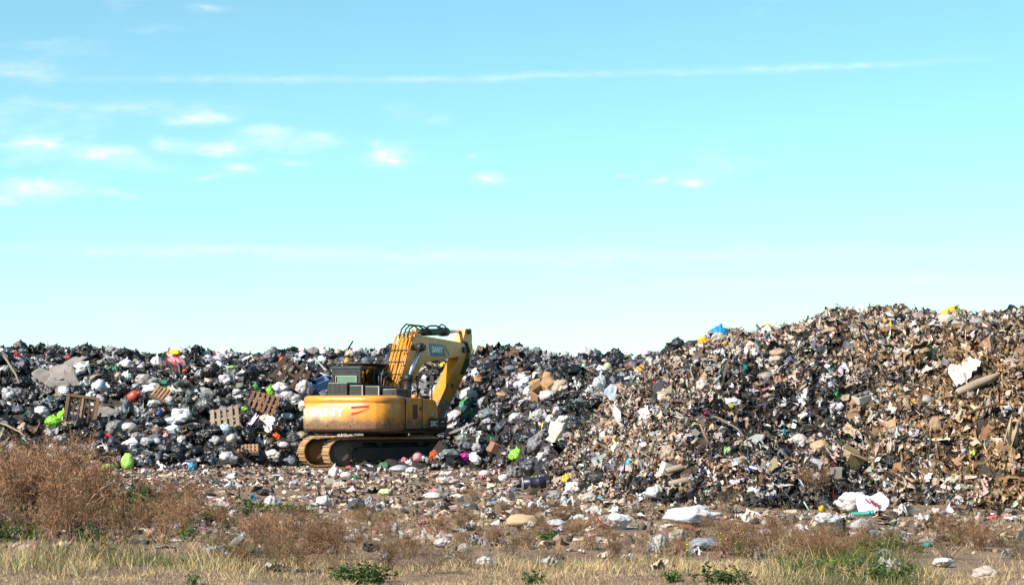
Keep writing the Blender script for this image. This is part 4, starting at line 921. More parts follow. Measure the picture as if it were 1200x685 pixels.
put('bag', 10, 463, 18, 16, 'clump', C['pale_grey'], 'pale bluish bag below the leaning grey lath', B, 'the pale bluish bag')
put('bag', 172, 446, 26, 15, 'clump', (0.46, 0.43, 0.40), 'big dirty white sack above the small pale pallet', B, 'the big dirty white sack')
put('bag', 181, 455, 14, 12, 'sack', C['white'], 'rounded white sack touching the small pale pallet', B, None, grime=.1)
put('bag', 183, 422, 14, 14, 'tied', C['white'], 'white tied bag below the skyline left of the red and white bag', B, None)
put('bag', 147, 424, 16, 11, 'tied', C['white'], 'white bag on the upper slope above the green scraps', B, None)
put('bag', 165, 430, 10, 9, 'tied', (.6, .57, .62), 'small lilac white bag on the upper slope', B, None)
put('bag', 130, 432, 18, 9, 'flat', srgb(50, 110, 80), 'dull green sheet on the upper left slope', B, None)
put('bag', 192, 449, 10, 8, 'clump', srgb(30, 130, 90), 'small dark green bag above the small pale pallet', B, None)
put('bag', 152, 480, 26, 26, 'flat', srgb(95, 110, 112), 'folded grey green sheet below the red jug', B, 'the grey green sheet', 0.5)
put('bag', 180, 474, 16, 10, 'clump', (.62, .62, .63), 'pale bag under the small pale pallet', B, None)
put('bag', 150, 501, 20, 11, 'sack', (.60, .59, .60), 'pale speckled bag in the middle of the lower slope', B, 'the pale speckled bag')
put('bag', 158, 512, 22, 10, 'clump', (.42, .40, .40), 'long greyish bag below the pale speckled one', B, None)
put('bag', 182, 511, 18, 10, 'tied', (.13, .15, .18), 'dark grey bag right of the long greyish one', B, None)
put('bag', 183, 518, 12, 8, 'sack', (.5, .53, .58), 'pale blue bag under the dark grey one', B, None)
put('bag', 199, 493, 18, 9, 'clump', (.55, .62, .72), 'bluish white bag in the dark middle slope', B, None)
put('bag', 224, 547, 8, 11, 'clump', C['sky_blue'], 'small sky blue bag at the foot of the heap', B, 'the small sky blue bag', grime=.1)
put('bag', 238, 472, 22, 20, 'tied', (.10, .11, .125), 'big shiny grey black bag above the grey pallet', B, 'the big shiny grey black bag', 0.25)
put('bag', 264, 503, 15, 15, 'tied', (.42, .55, .66), 'pale blue tied bag on the grey pallet', B, 'the pale blue bag')
put('bag', 271, 514, 12, 11, 'sack', (.62, .6, .55), 'cream rounded bag below the grey pallet', B, None)
put('bag', 288, 509, 18, 22, 'tied', C['charcoal'], 'large upright black bag below the reddish pallet', B, 'the large upright black bag', 0.25)
put('bag', 263, 529, 20, 18, 'tied', C['charcoal'], 'shiny black bag left of the row of slat ends', B, None, 0.25)
put('bag', 300, 535, 24, 15, 'tied', C['charcoal'], 'wide black bag under the row of slat ends', B, None, 0.25)
put('bag', 306, 518, 15, 16, 'flat', (.72, .72, .74), 'white printed paper sack standing among the bags', B, 'the white paper sack', 0.6, grime=.05, tilt=.3)
put('bag', 315, 498, 20, 22, 'flat', (.68, .68, .76), 'large white printed paper above the orange cloth', B, None, 0.6, grime=.05, tilt=-.5)
put('bag', 310, 491, 14, 10, 'clump', (.72, .66, .55), 'cream bag at the end of the reddish pallet', B, None)
put('bag', 336, 489, 16, 9, 'sack', (.62, .63, .66), 'pale grey bag left of the counterweight', B, None)
put('bag', 355, 478, 13, 15, 'clump', (.70, .69, .68), 'round white bag touching the excavator counterweight', B, 'the round white bag by the counterweight')
put('bag', 341, 512, 20, 16, 'tied', (.12, .13, .15), 'grey black bag left of the track', B, None, 0.28)
put('bag', 331, 522, 14, 8, 'sack', (.66, .66, .64), 'white oval bag right of the orange red cloth', B, None)
put('bag', 318, 533, 20, 12, 'clump', (.74, .74, .74), 'large crumpled white bag near the foot of the heap', B, None)
put('bag', 338, 540, 18, 12, 'tied', (.2, .23, .28), 'blue grey bag at the heap foot left of the track', B, None)
put('bag', 357, 456, 22, 20, 'clump', (.60, .59, .60), 'fluffy white heap of foam beside the blue box', B, 'the fluffy white foam')
put('bag', 340, 466, 24, 14, 'clump', (.58, .57, .58), 'speckled white foam below the leaning dark pallet', B, None)
put('bag', 328, 436, 12, 11, 'tied', (.55, .6, .68), 'pale blue white bag beside the leaning dark pallet', B, None)
put('bag', 331, 422, 9, 7, 'clump', C['orange'], 'orange red scrap near the skyline above the leaning pallet', B, None)
put('bag', 256, 418, 16, 9, 'tied', (.5, .47, .58), 'lilac white bag on the skyline', B, None)
put('bag', 272, 432, 14, 7, 'clump', srgb(160, 200, 120), 'pale green bag on the upper slope', B, None)
put('bag', 347, 418, 12, 4, 'flat', C['teal'], 'teal strip near the skyline', B, None)
# --- heap between the excavator and the brown heap
put('bag', 722, 419, 17, 16, 'tied', C['charcoal'], 'big black bag standing on the skyline between the heaps', B, 'the big black skyline bag', 0.3)
put('bag', 737, 420, 16, 9, 'tied', C['charcoal'], 'second black bag right of the big skyline one', B, None, 0.3)
put('bag', 749, 422, 12, 9, 'tied', C['black'], 'third small black bag on the skyline where the heaps meet', B, None, 0.3)
put('bag', 703, 448, 17, 19, 'tied', (.52, .54, .58), 'pointed pale grey bag above the printed sheet', B, 'the pointed pale grey bag')
put('bag', 717, 447, 12, 12, 'tied', (.22, .24, .28), 'grey bag right of the pointed pale one', B, None)
put('bag', 683, 430, 9, 8, 'sack', (.42, .58, .42), 'pale green ball shaped bag near the skyline', B, 'the pale green ball')
put('bag', 712, 430, 9, 9, 'sack', (.62, .68, .42), 'pale yellow green bag below the skyline black bag', B, None)
put('bag', 572, 431, 26, 14, 'tied', C['charcoal'], 'broad shiny black bag just right of the stick', B, 'the broad shiny black bag', 0.25)
put('bag', 598, 432, 16, 9, 'tied', (.2, .25, .33), 'blue grey bag on the upper slope', B, None)
put('bag', 588, 449, 14, 13, 'clump', C['charcoal'], 'crumpled black bag left of the white papers', B, None, 0.25)
put('bag', 597, 450, 8, 12, 'flat', (.74, .74, .8), 'small white paper bag beside the crumpled black one', B, None, 0.6)
put('bag', 606, 451, 10, 9, 'clump', (.7, .6, .68), 'white and pink bag right of the white paper bag', B, None)
put('bag', 613, 443, 14, 12, 'tied', (.55, .62, .7), 'pale blue bag above the tipped carton', B, None)
put('bag', 557, 419, 18, 8, 'tied', C['charcoal'], 'black bag on the skyline beside the stick', B, None, 0.3)
put('bag', 580, 418, 14, 8, 'tied', C['slate'], 'dark grey bag on the skyline', B, None, 0.3)
put('bag', 549, 463, 20, 16, 'clump', (.66, .64, .60), 'loose white bag right of the stick', B, 'the loose white bag by the stick', grime=.15)
put('bag', 545, 474, 14, 12, 'clump', srgb(85, 165, 110), 'green bag under the loose white bag', B, None)
put('bag', 549, 487, 16, 10, 'clump', srgb(40, 110, 75), 'dark green bag further down from the stick', B, None)
put('bag', 518, 465, 26, 34, 'flat', (.60, .61, .63), 'large pale sheet hanging behind the boom cylinder', B, None, 0.4)
put('bag', 574, 486, 28, 15, 'clump', (.18, .22, .25), 'big blue grey sheet bag right of the stick', B, 'the big blue grey bag', 0.3)
put('bag', 583, 492, 18, 13, 'tied', C['black'], 'black bag lying on the big blue grey one', B, None, 0.28)
put('bag', 635, 487, 22, 16, 'clump', (.58, .58, .62), 'long whitish bag lying slanted in the middle slope', B, 'the long whitish bag', tilt=-.4)
put('bag', 605, 490, 18, 13, 'clump', (.52, .58, .56), 'pale greenish bag in the middle slope', B, None)
put('bag', 618, 512, 26, 16, 'tied', C['charcoal'], 'glossy black bag above the vivid green bag', B, 'the glossy black bag', 0.22)
put('bag', 596, 513, 20, 17, 'tied', C['black'], 'deep black bag left of the glossy one', B, None, 0.3)
put('bag', 625, 547, 34, 19, 'clump', (.09, .10, .11), 'large slack grey black sack above the dark blue bin', B, 'the large slack grey sack', 0.22)
put('bag', 602, 555, 20, 11, 'clump', (.24, .25, .26), 'grey crumpled sheet left of the dark blue bin', B, None, 0.3)
put('bag', 590, 560, 12, 9, 'sack', (.7, .64, .68), 'pinkish white bag at the heap foot', B, None)
put('bag', 568, 555, 14, 8, 'sack', (.72, .7, .7), 'white bag at the heap foot left of the pinkish one', B, None)
put('bag', 643, 540, 8, 8, 'clump', C['red'], 'bright red scrap bag right of the large slack sack', B, 'the bright red scrap')
put('bag', 668, 518, 7, 6, 'clump', C['red'], 'small red bag on the edge of the brown heap', B, None)
put('bag', 692, 468, 6, 5, 'clump', C['red'], 'tiny red bag below the pointed pale bag', B, None)
put('bag', 492, 505, 14, 8, 'sack', (.4, .42, .45), 'grey bag on the track under the deck', B, None)
put('bag', 530, 500, 12, 10, 'tied', (.6, .56, .58), 'whitish bag below the bucket link', B, None)
put('bag', 543, 514, 16, 9, 'clump', (.38, .47, .42), 'greenish grey bag right of the track end', B, None)
put('bag', 526, 532, 22, 12, 'clump', (.20, .24, .26), 'grey sheet bag above the orange cloth', B, None, 0.3)
put('bag', 449, 547, 14, 10, 'clump', srgb(70, 130, 95), 'green bag in front of the track', B, 'the green bag by the track')
put('bag', 437, 550, 16, 8, 'tied', C['charcoal'], 'black bag in front of the track', B, None, 0.3)
put('bag', 391, 551, 13, 16, 'tied', (.68, .70, .76), 'white bag standing in front of the near track end', B, 'the white bag at the track end')
put('bag', 474, 540, 12, 8, 'clump', C['pink'], 'pink bag in front of the tracks', B, None)
put('bag', 489, 538, 11, 10, 'sack', C['pink'], 'rounded pink bag left of the orange cloth', B, 'the rounded pink bag')
put('bag', 468, 549, 24, 9, 'sack', (.45, .50, .56), 'pale blue sack in front of the tracks', B, None)
put('bag', 484, 551, 18, 8, 'clump', (.74, .74, .76), 'white bag in front of the tracks', B, None)
# --- things on the brown heap
put('tarp', 843, 386, 25, 17, 'tied', C['cyan'], 'bright blue tarpaulin bundle on the crest of the brown heap', 'tarp', 'the blue tarpaulin', 0.45, grime=.05)
put('bag', 900, 380, 18, 11, 'clump', C['yellow'], 'yellow bag on the crest right of the blue tarpaulin', B, 'the yellow bag on the crest', grime=.05)
put('bag', 826, 400, 14, 10, 'clump', C['yellow'], 'yellow bag below the blue tarpaulin', B, 'the yellow bag below the tarpaulin', grime=.05)
put('bag', 850, 403, 9, 6, 'clump', C['yellow'], 'small yellow scrap right of the yellow bag below the tarpaulin', B, None, grime=.1)
put('bag', 842, 396, 18, 13, 'sack', (.72, .66, .64), 'white round bag under the blue tarpaulin', B, None)
put('bag', 822, 389, 8, 10, 'clump', (.62, .46, .25), 'tan scrap left of the blue tarpaulin', B, None)
put('bag', 795, 403, 17, 16, 'tied', C['charcoal'], 'black bag on the rising skyline', B, 'the black bags on the rising skyline', 0.3)
put('bag', 784, 411, 16, 9, 'tied', C['black'], 'lowest black bag of the three on the rising skyline', B, None, 0.3)
put('bag', 812, 397, 22, 10, 'clump', (.06, .06, .06), 'long dark bag at the top of the rising skyline bags', B, None, 0.35)
put('bag', 808, 406, 15, 12, 'tied', C['charcoal'], 'dark bag in front of the rising skyline bags', B, None, 0.3)
put('bag', 843, 414, 14, 10, 'flat', (.78, .76, .74), 'white sheet below the yellow bags', B, None)
put('bag', 880, 412, 16, 14, 'flat', (.76, .73, .69), 'white crumpled bag on the upper brown heap', B, 'the white crumpled bag')
put('bag', 913, 414, 22, 11, 'sack', (.60, .44, .33), 'peach coloured bag above the pleated one', B, 'the peach bag')
put('bag', 911, 424, 22, 14, 'clump', (.62, .52, .42), 'pleated beige bag under the peach coloured one', B, None)
put('bag', 897, 443, 22, 12, 'sack', (.46, .42, .38), 'grey beige sack below the pleated bag', B, None)
put('bag', 825, 452, 18, 17, 'clump', (.58, .53, .48), 'fanned pale bag on the left brown slope', B, 'the fanned pale bag')
put('cloth', 850, 440, 14, 26, 'flat', (.10, .105, .10), 'dark grey cloth hanging on the brown slope', 'cloth', 'the hanging dark cloth', 0.8, tilt=.2)
put('bag', 1112, 361, 28, 13, 'sack', srgb(235, 205, 40), 'long yellow bag on top of the brown heap', B, 'the long yellow bag', grime=.15, tilt=-.5)
put('bag', 1111, 375, 22, 14, 'sack', (.66, .60, .53), 'round cream sack under the long yellow bag', B, 'the round cream sack')
put('bag', 1078, 372, 24, 12, 'sack', (.44, .38, .32), 'grey brown sack left of the cream one', B, None)
put('bag', 1077, 391, 16, 12, 'flat', (.78, .74, .70), 'white triangular sheet near the top', B, None)
put('bag', 1147, 377, 20, 9, 'sack', (.42, .42, .46), 'pale grey lumpy bag left of the tyre', B, None)
put('bag', 1185, 394, 14, 11, 'flat', srgb(200, 150, 60), 'ochre sheet right of the tyre', B, None)
put('sheet', 1134, 436, 40, 28, 'flat', (.78, .73, .68), 'large white sheet spread above the long beige roll', 'sheet', 'the large white sheet', 0.55, tilt=-.35)
put('bag', 1082, 435, 24, 11, 'flat', (.72, .66, .60), 'off white sheet on the upper brown face', B, None)
put('bag', 1085, 469, 20, 11, 'sack', (.56, .54, .50), 'pale bag with a yellow scrap beside it', B, 'the pale bag with the yellow scrap')
put('bag', 1068, 470, 13, 5, 'flat', C['yellow'], 'yellow scrap left of the pale bag', B, None)
put('bag', 1064, 456, 6, 6, 'clump', C['red'], 'little red bag on the upper brown face', B, None)
put('cloth', 1097, 500, 16, 20, 'sack', (.48, .31, .18), 'tan bag hanging on the steep brown face', 'cloth', 'the hanging tan bag', 0.7)
put('cloth', 1089, 522, 11, 26, 'flat', (.14, .12, .10), 'grey rag hanging under the tan bag', 'cloth', None, 0.8)
put('cloth', 1155, 480, 12, 36, 'flat', (.48, .38, .28), 'long beige rag hanging down the steep face', 'cloth', 'the long beige rag', 0.8, tilt=.3)
put('cloth', 1188, 510, 16, 44, 'flat', (.52, .42, .28), 'wide pale ochre cloth hanging at the photo edge', 'cloth', 'the wide ochre cloth', 0.8, tilt=.2)
put('bag', 1140, 533, 8, 13, 'flat', srgb(190, 215, 40), 'yellow green scrap on the steep brown face', B, 'the yellow green scrap')
put('bag', 1046, 527, 12, 24, 'flat', (.62, .50, .40), 'pale rag hanging at the edge of the dark hollow', B, None)
put('bag', 961, 523, 22, 14, 'sack', (.52, .37, .22), 'tan mound shaped bag in the dark hollow', B, 'the tan mound shaped bag')
put('bag', 938, 515, 18, 12, 'sack', (.62, .57, .52), 'cream bag left of the tan mound shaped one', B, None)
put('bag', 960, 511, 12, 7, 'sack', (.62, .62, .66), 'pale bag above the tan mound shaped one', B, None)
put('bag', 909, 540, 14, 10, 'clump', (.55, .44, .33), 'beige bag in the dark hollow', B, None)
put('bag', 919, 508, 9, 9, 'clump', C['teal'], 'teal scrap in the dark hollow', B, 'the teal scrap')
put('bag', 867, 515, 9, 6, 'clump', C['teal'], 'teal scrap at the left edge of the dark hollow', B, None)
put('bag', 866, 486, 9, 6, 'clump', (.62, .7, .85), 'pale blue scrap at the top of the dark hollow', B, None)
put('bag', 858, 473, 22, 11, 'clump', (.72, .71, .72), 'white bags crumpled at the top of the dark hollow', B, 'the white bag atop the hollow')
put('bag', 856, 477, 8, 7, 'clump', srgb(200, 200, 40), 'yellow green scrap under the white bag atop the hollow', B, None)
put('bag', 828, 486, 10, 8, 'clump', C['purple'], 'purple scrap at the edge of the dark hollow', B, 'the purple scrap')
put('bag', 853, 528, 9, 9, 'flat', srgb(150, 190, 130), 'pale green scrap right of the leaning stick', B, None)
put('bag', 783, 534, 18, 20, 'clump', (.45, .34, .25), 'wrinkled brown sack on the low slope', B, 'the wrinkled brown sack')
put('bag', 798, 540, 8, 8, 'clump', (.6, .28, .2), 'small rust red lump beside the wrinkled sack', B, None)
put('bag', 750, 563, 28, 14, 'flat', (.02, .02, .02), 'black torn sheet at the foot of the brown heap', B, 'the black torn sheet', 0.5)
put('bag', 703, 561, 26, 10, 'clump', (.11, .11, .11), 'dark grey sheet at the foot of the brown heap', B, None, 0.5)
put('bag', 769, 580, 24, 17, 'clump', (.52, .53, .56), 'translucent greyish bag at the foot of the brown heap', B, 'the translucent greyish bag')
put('bag', 671, 573, 20, 17, 'clump', (.76, .76, .77), 'white bag at the foot between the heaps', B, 'the white bag between the heaps')
put('bag', 666, 561, 16, 12, 'clump', srgb(225, 200, 60), 'yellow bag above the white bag between the heaps', B, None)
put('bag', 690, 583, 18, 12, 'clump', (.66, .58, .55), 'pinkish cream bag at the foot of the brown heap', B, None)
put('bag', 650, 580, 14, 10, 'clump', (.4, .4, .42), 'grey bag right of the dark blue bin', B, None)
put('bag', 730, 513, 8, 7, 'sack', (.75, .70, .66), 'small white ball on the brown slope', B, None)
put('bag', 1125, 584, 12, 8, 'sack', (.7, .64, .55), 'cream lump at the foot of the steep face', B, None)
# --- things on the open ground
put('bag', 812, 607, 66, 24, 'clump', (.74, .75, .78), 'biggest white sack lying on the ground before the brown heap', B, 'the biggest white sack', grime=.15, sink=.05)
put('bag', 725, 614, 30, 20, 'clump', (.80, .80, .81), 'bright white bag on the ground left of the biggest sack', B, 'the bright white bag', grime=.05, sink=.05)
put('rock', 613, 611, 36, 15, 'rock', (.60, .47, .30), 'flat cream boulder on the littered ground', 'rock', 'the cream boulder', 0.9, sink=.05, mat=mat_plain('cream_stone', (0.396, 0.297, 0.178), .9, vary=.5, scale=5, dark=(.25, .17, .1)))
put('bag', 652, 613, 22, 9, 'sack', (.60, .62, .70), 'pale blue grey bag right of the cream boulder', B, None)
put('bag', 826, 638, 40, 16, 'clump', (.28, .31, .36), 'blue grey bag lying in dry weeds below the biggest sack', B, 'the blue grey bag in the weeds', 0.4)
put('bag', 797, 628, 26, 16, 'clump', (.62, .62, .52), 'pale greenish bag below the biggest sack', B, None)
put('bag', 775, 635, 22, 17, 'clump', (.5, .48, .46), 'dirty grey bag left of the pale greenish one', B, None)
put('bag', 806, 619, 18, 6, 'clump', (.62, .16, .14), 'faded red scrap under the biggest sack', B, None)
put('sack', 1008, 592, 50, 27, 'clump', (.70, .66, .64), 'big white sack with red print and a torn side', 'sack', 'the big printed sack', 0.5, grime=.35, sink=.08, k=3)
put('bag', 972, 610, 30, 15, 'clump', (.74, .73, .75), 'white bag left of the dark clods', B, 'the white bag by the clods', sink=.05)
put('bag', 1010, 616, 25, 16, 'sack', (.66, .70, .75), 'bluish white smooth bag under the teal pipe', B, 'the smooth bluish bag', 0.3, grime=.1)
put('bag', 1025, 625, 16, 8, 'clump', (.35, .55, .75), 'light blue bag beside the smooth bluish one', B, None)
put('bag', 985, 622, 24, 18, 'clump', (.05, .045, .04), 'black clod like bag between the two white bags', B, None, 0.8)
put('bag', 963, 596, 7, 8, 'sack', C['yellow'], 'small amber lump above the white bag', B, None)
put('bag', 1166, 607, 14, 7, 'clump', (.70, .12, .14), 'red scrap on the bare ground at the foot of the steep face', B, 'the red scrap on the ground')
put('bag', 1090, 638, 16, 8, 'flat', C['teal'], 'teal scrap in the front litter', B, None)
put('bag', 1055, 640, 20, 5, 'flat', srgb(50, 170, 130), 'green strip in the front litter', B, None)
put('bag', 1155, 672, 30, 17, 'clump', (.58, .50, .43), 'beige wrinkled sack at the front edge of the litter', B, 'the beige wrinkled sack')
put('bag', 1107, 660, 26, 12, 'clump', (.66, .63, .60), 'off white crumpled bag at the front edge of the litter', B, None)
put('bag', 507, 581, 22, 9, 'sack', (.72, .70, .69), 'white oval bag on the ground before the excavator', B, 'the white oval bag')
put('bag', 450, 577, 16, 9, 'clump', (.62, .68, .38), 'pale yellow green bag on the ground', B, 'the pale yellow green bag')
put('bag', 525, 564, 26, 9, 'clump', (.70, .60, .58), 'pinkish white bag on the ground before the magenta one', B, None)
put('bag', 493, 576, 8, 7, 'tied', C['charcoal'], 'small black bag left of the white oval one', B, None)
put('bag', 570, 659, 26, 14, 'clump', (.66, .66, .68), 'white plastic bag caught in the front dry weeds', B, 'the white bag in the weeds')
put('bag', 519, 636, 22, 12, 'clump', (.62, .60, .60), 'thin whitish bag in dry weeds', B, None)
put('bag', 543, 642, 14, 11, 'clump', (.60, .56, .54), 'small whitish bag right of the thin one', B, None)
put('bag', 450, 651, 15, 11, 'clump', (.52, .58, .72), 'bluish bag in the front dry bushes', B, 'the bluish bag in the bushes')
put('bag', 380, 588, 20, 14, 'clump', (.72, .69, .68), 'white bag at the ground by green weeds', B, 'the white bag by the green weeds')
put('bag', 319, 588, 20, 14, 'clump', (.72, .70, .70), 'white crumpled bag left of the green weeds', B, None)
put('bag', 417, 592, 20, 14, 'clump', (.07, .08, .085), 'dark bag half hidden in weeds', B, 'the dark bag in the weeds')
put('bag', 308, 577, 16, 8, 'clump', C['charcoal'], 'flat black bag on the littered ground', B, None)
put('bag', 130, 607, 14, 18, 'clump', (.34, .34, .36), 'grey bag hidden in the tall dry bushes', B, None)
put('bag', 28, 606, 11, 14, 'clump', (.45, .55, .42), 'pale green bag in the tall dry bushes', B, None)
put('bag', 286, 627, 8, 8, 'clump', (.6, .66, .8), 'tiny bluish white bag in the front bushes', B, None)
put('bag', 291, 644, 11, 8, 'clump', (.7, .3, .4), 'pink scrap in the front bushes', B, None)
put('bag', 344, 566, 10, 6, 'clump', (.4, .5, .62), 'pale blue scrap on the ground before the tracks', B, None)
put('bag', 405, 557, 14, 8, 'sack', (.74, .72, .7), 'white bag with green tip in front of the near track', B, None)
put('bag', 417, 559, 6, 6, 'clump', srgb(30, 150, 90), 'green scrap in front of the near track', B, None)
put('bag', 408, 548, 8, 6, 'clump', (.72, .1, .25), 'crimson scrap by the near track', B, None)
# red marks on the big printed sack
sk = [o for o in COL.objects if o.name.startswith('sack')][0]
sk.name = 'printed_sack'
d_ = sk.location; inv = Matrix.LocRotScale(sk.location, sk.rotation_euler, sk.scale).inverted()
PM = Matrix.Translation((d_.x + 0.16, d_.y - 0.42, d_.z + 0.02)) @ Matrix.Rotation(R_(-14), 4, 'Y') @ Matrix.Rotation(R_(64), 4, 'X')
V, F = sheet(10, 5, 0.04); pn = link('printed_panel', arr_mesh('printed_panel', V * np.array([.40, .34, .4]), F, smooth=True), mat_plain('white_print', (.48, .48, .52), .45, vary=.15), sk); pn.matrix_parent_inverse = inv; pn.matrix_basis = PM
M_PRINT = mat_plain('crimson_print', (.32, .015, .05), .5, vary=.2)
for k, pts in enumerate(([(-.10, .12), (-.07, .05), (-.03, .10), (-.02, .02)], [(-.03, .03), (.01, .06), (.0, -.03), (.05, .0)], [(.03, -.02), (.06, -.01), (.05, -.09), (.10, -.05)])):
    st = tube('print_stroke', [(x, y, 0.03) for x, y in pts], .013, M_PRINT, sk, 5); st.matrix_parent_inverse = inv; st.matrix_basis = PM

# ================================================================== many more single pieces, each an object
LMA = np.array([(a, b, c, d, e) for a, b, c, d, e, _ in LM]); N_LM = len(LM)
PH = [(l[0], l[1], l[5]) for l in LM if l[5]]
taken = [tuple(r[:4]) for r in LMA] + [(430, 530, 60, 26), (400, 520, 40, 30), (470, 525, 70, 26)]
def free_spot(px, py, rx, ry, slack=0.62):
    T = np.array(taken); return not np.any(((T[:, 0] - px) / (T[:, 2] + rx)) ** 2 + ((T[:, 1] - py) / (T[:, 3] + ry)) ** 2 < slack ** 2)
auto = []
def scatter_things(n, box_px, accept, size, table, noun_of, group_of, tries=30):
    """table: (weight, colour key, colour word, kinds)"""
    w = np.array([t[0] for t in table], float); w /= w.sum(); done = 0; t_ = 0
    while done < n and t_ < n * tries:
        t_ += 1; px, py = random.uniform(box_px[0], box_px[2]), random.uniform(box_px[1], box_px[3])
        P = hit(px, py)
        if not accept(px, py, P): continue
        d = project(P)[2]; S = random.uniform(*size) * (1.0 if py < 615 else .75) * random.choice((0.8, 1, 1, 1.25)); asp = random.uniform(0.55, 0.85); wp = S * F_PX / d; hp = wp * asp
        if not free_spot(px, py, wp / 2, hp / 2): continue
        k = rng.choice(len(table), p=w); _, ck, word, kinds = table[k]; kind = random.choice(kinds)
        me = bag_mesh(kind, random.randrange(8)); noun = noun_of(kind, word)
        if not me.materials: me.materials.append(None)
        o = bpy.data.objects.new(noun.replace(' ', '_'), me); COL.objects.link(o)
        nz = slope_normal(np.array([P[0]]), np.array([P[1]]))[0]
        o.scale = (S, S * random.uniform(.7, 1.0), S * asp * (0.8 if kind == 'flat' else 1))
        q = Vector((0, 0, 1)).rotation_difference(Vector(nz * 0.5 + np.array([0, 0, .5]))) @ Quaternion((0, 0, 1), random.uniform(0, 6.28)) @ Quaternion((1, 0, 0), random.uniform(-.5, .5) * (1.6 if kind == 'flat' else 1))
        o.rotation_mode = 'QUATERNION'; o.rotation_quaternion = q; o.location = (P[0], P[1], P[2] + S * asp * 0.30)
        S *= .65 if ck in ('green', 'red', 'blue', 'pink', 'yellow', 'teal') else 1.0; o.scale = (S, S * random.uniform(.7, 1.0), S * asp * (0.8 if kind == 'flat' else 1)); c = C[ck]; j = random.uniform(.85, 1.12); c = tuple(round(min(.82, x * j) * 40) / 40 if x > .06 else x for x in c)
        o.material_slots[0].link = 'OBJECT'; o.material_slots[0].material = mat_plastic(c, 0.28 if ck in ('black', 'charcoal', 'slate') else (0.75 if kind == 'flat' and ck in ('beige', 'brown', 'tan', 'dark_brown') else 0.42), 0.45)
        taken.append((px, py, wp / 2, hp / 2)); auto.append((o, px, py - hp * .2, word, noun, group_of(word, noun), d, wp / 2, hp / 2)); done += 1
T_BAG = [(36, 'black', 'black', ('tied', 'wad', 'clump')), (18, 'charcoal', 'dark grey', ('tied', 'wad')), (8, 'slate', 'bluish grey', ('tied', 'wad')), (15, 'white', 'white', ('tied', 'wad', 'clump')), (9, 'pale_grey', 'pale grey', ('wad', 'clump', 'flat')),
         (6, 'grey', 'grey', ('clump', 'flat')), (3, 'beige', 'beige', ('clump', 'tied')), (2.5, 'brown', 'brown', ('clump', 'flat')), (.5, 'green', 'green', ('wad',)), (.3, 'pink', 'pink', ('wad',))]
def in_left(px, py, P):
    l, r = zone(P[0], P[1]); return l > 0.12 and l >= r and P[1] < 74
def noun_bag(kind, word): return 'plastic sheet' if kind == 'flat' else 'slack bag' if kind == 'wad' else ('rubbish bag' if kind == 'tied' else 'crumpled bag')
scatter_things(340, (-25, 402, 770, 575), in_left, (.36, .62), T_BAG, noun_bag, lambda w, n: w + ' bags on the bag heap')
scatter_things(190, (-25, 402, 770, 575), in_left, (.24, .38), T_BAG, noun_bag, lambda w, n: w + ' bags on the bag heap', 14)
T_RAG = [(22, 'beige', 'beige', ('flat', 'wad')), (12, 'cream', 'cream', ('flat', 'wad')), (12, 'tan', 'tan', ('flat', 'wad')), (12, 'brown', 'brown', ('flat', 'wad')), (9, 'dark_brown', 'dark brown', ('flat', 'wad')), (10, 'white', 'white', ('wad', 'flat')),
         (7, 'grey', 'grey', ('wad', 'flat')), (8, 'black', 'black', ('flat', 'tied')), (.3, 'red', 'red', ('wad',)), (.3, 'blue', 'blue', ('wad',)), (.3, 'green', 'green', ('wad',)), (.5, 'pink', 'pink', ('wad',))]
def in_right(px, py, P):
    l, r = zone(P[0], P[1]); return r > 0.08 and r > l and P[1] < 56
scatter_things(250, (640, 352, 1225, 600), in_right, (.17, .30), T_RAG, lambda k, w: {'flat': 'flat rag', 'wad': 'crumpled scrap', 'sack': 'rounded lump', 'tied': 'knotted bag'}[k], lambda w, n: w + ' scraps on the brown heap', 14)
T_LIT = [(30, 'white', 'white', ('flat', 'wad')), (18, 'pale_grey', 'pale grey', ('flat', 'wad')), (16, 'cream', 'cream', ('flat', 'wad')), (12, 'beige', 'beige', ('wad',)), (8, 'black', 'black', ('wad', 'flat')), (3, 'pink', 'pink', ('wad',)), (.8, 'sky_blue', 'light blue', ('wad',)), (.6, 'red', 'red', ('wad',))]
def on_ground(px, py, P): return max(zone(P[0], P[1])) < 0.05 and (px > 250 or py < 575)
scatter_things(130, (170, 548, 1225, 672), on_ground, (.12, .34), T_LIT, lambda k, w: 'crumpled scrap' if k == 'wad' else 'plastic scrap', lambda w, n: w + ' scraps on the ground', 14)
# labels: each piece is found from the nearest named thing
ORD = ['', 'second ', 'third ', 'fourth ', 'fifth ', 'sixth ', 'seventh ', 'eighth ', 'ninth ', 'tenth ', 'eleventh ', 'twelfth ', 'thirteenth ', 'fourteenth ', 'fifteenth ']
fam = {}
for rec in auto:
    o, px, py, word, noun, grp, d, rx, ry = rec
    q = min(PH, key=lambda l: (l[0] - px) ** 2 + 1.6 * (l[1] - py) ** 2)
    dx, dy = px - q[0], py - q[1]
    dr = ('right of' if dx > 0 else 'left of') if abs(dx) > 1.3 * abs(dy) else ('below' if dy > 0 else 'above')
    fam.setdefault((word, noun, q[2], dr), []).append((dx * dx + dy * dy, rec))
for (word, noun, ph, dr), L in fam.items():
    L.sort(key=lambda t: t[0])
    for i, (_, rec) in enumerate(L):
        o = rec[0]; n = ORD[i] if i < len(ORD) else 'far '
        tag(o, (f'{n}{word} {noun} {dr} {ph}' if i else f'{word} {noun} nearest {dr} {ph}'), noun.split()[-1], rec[5])

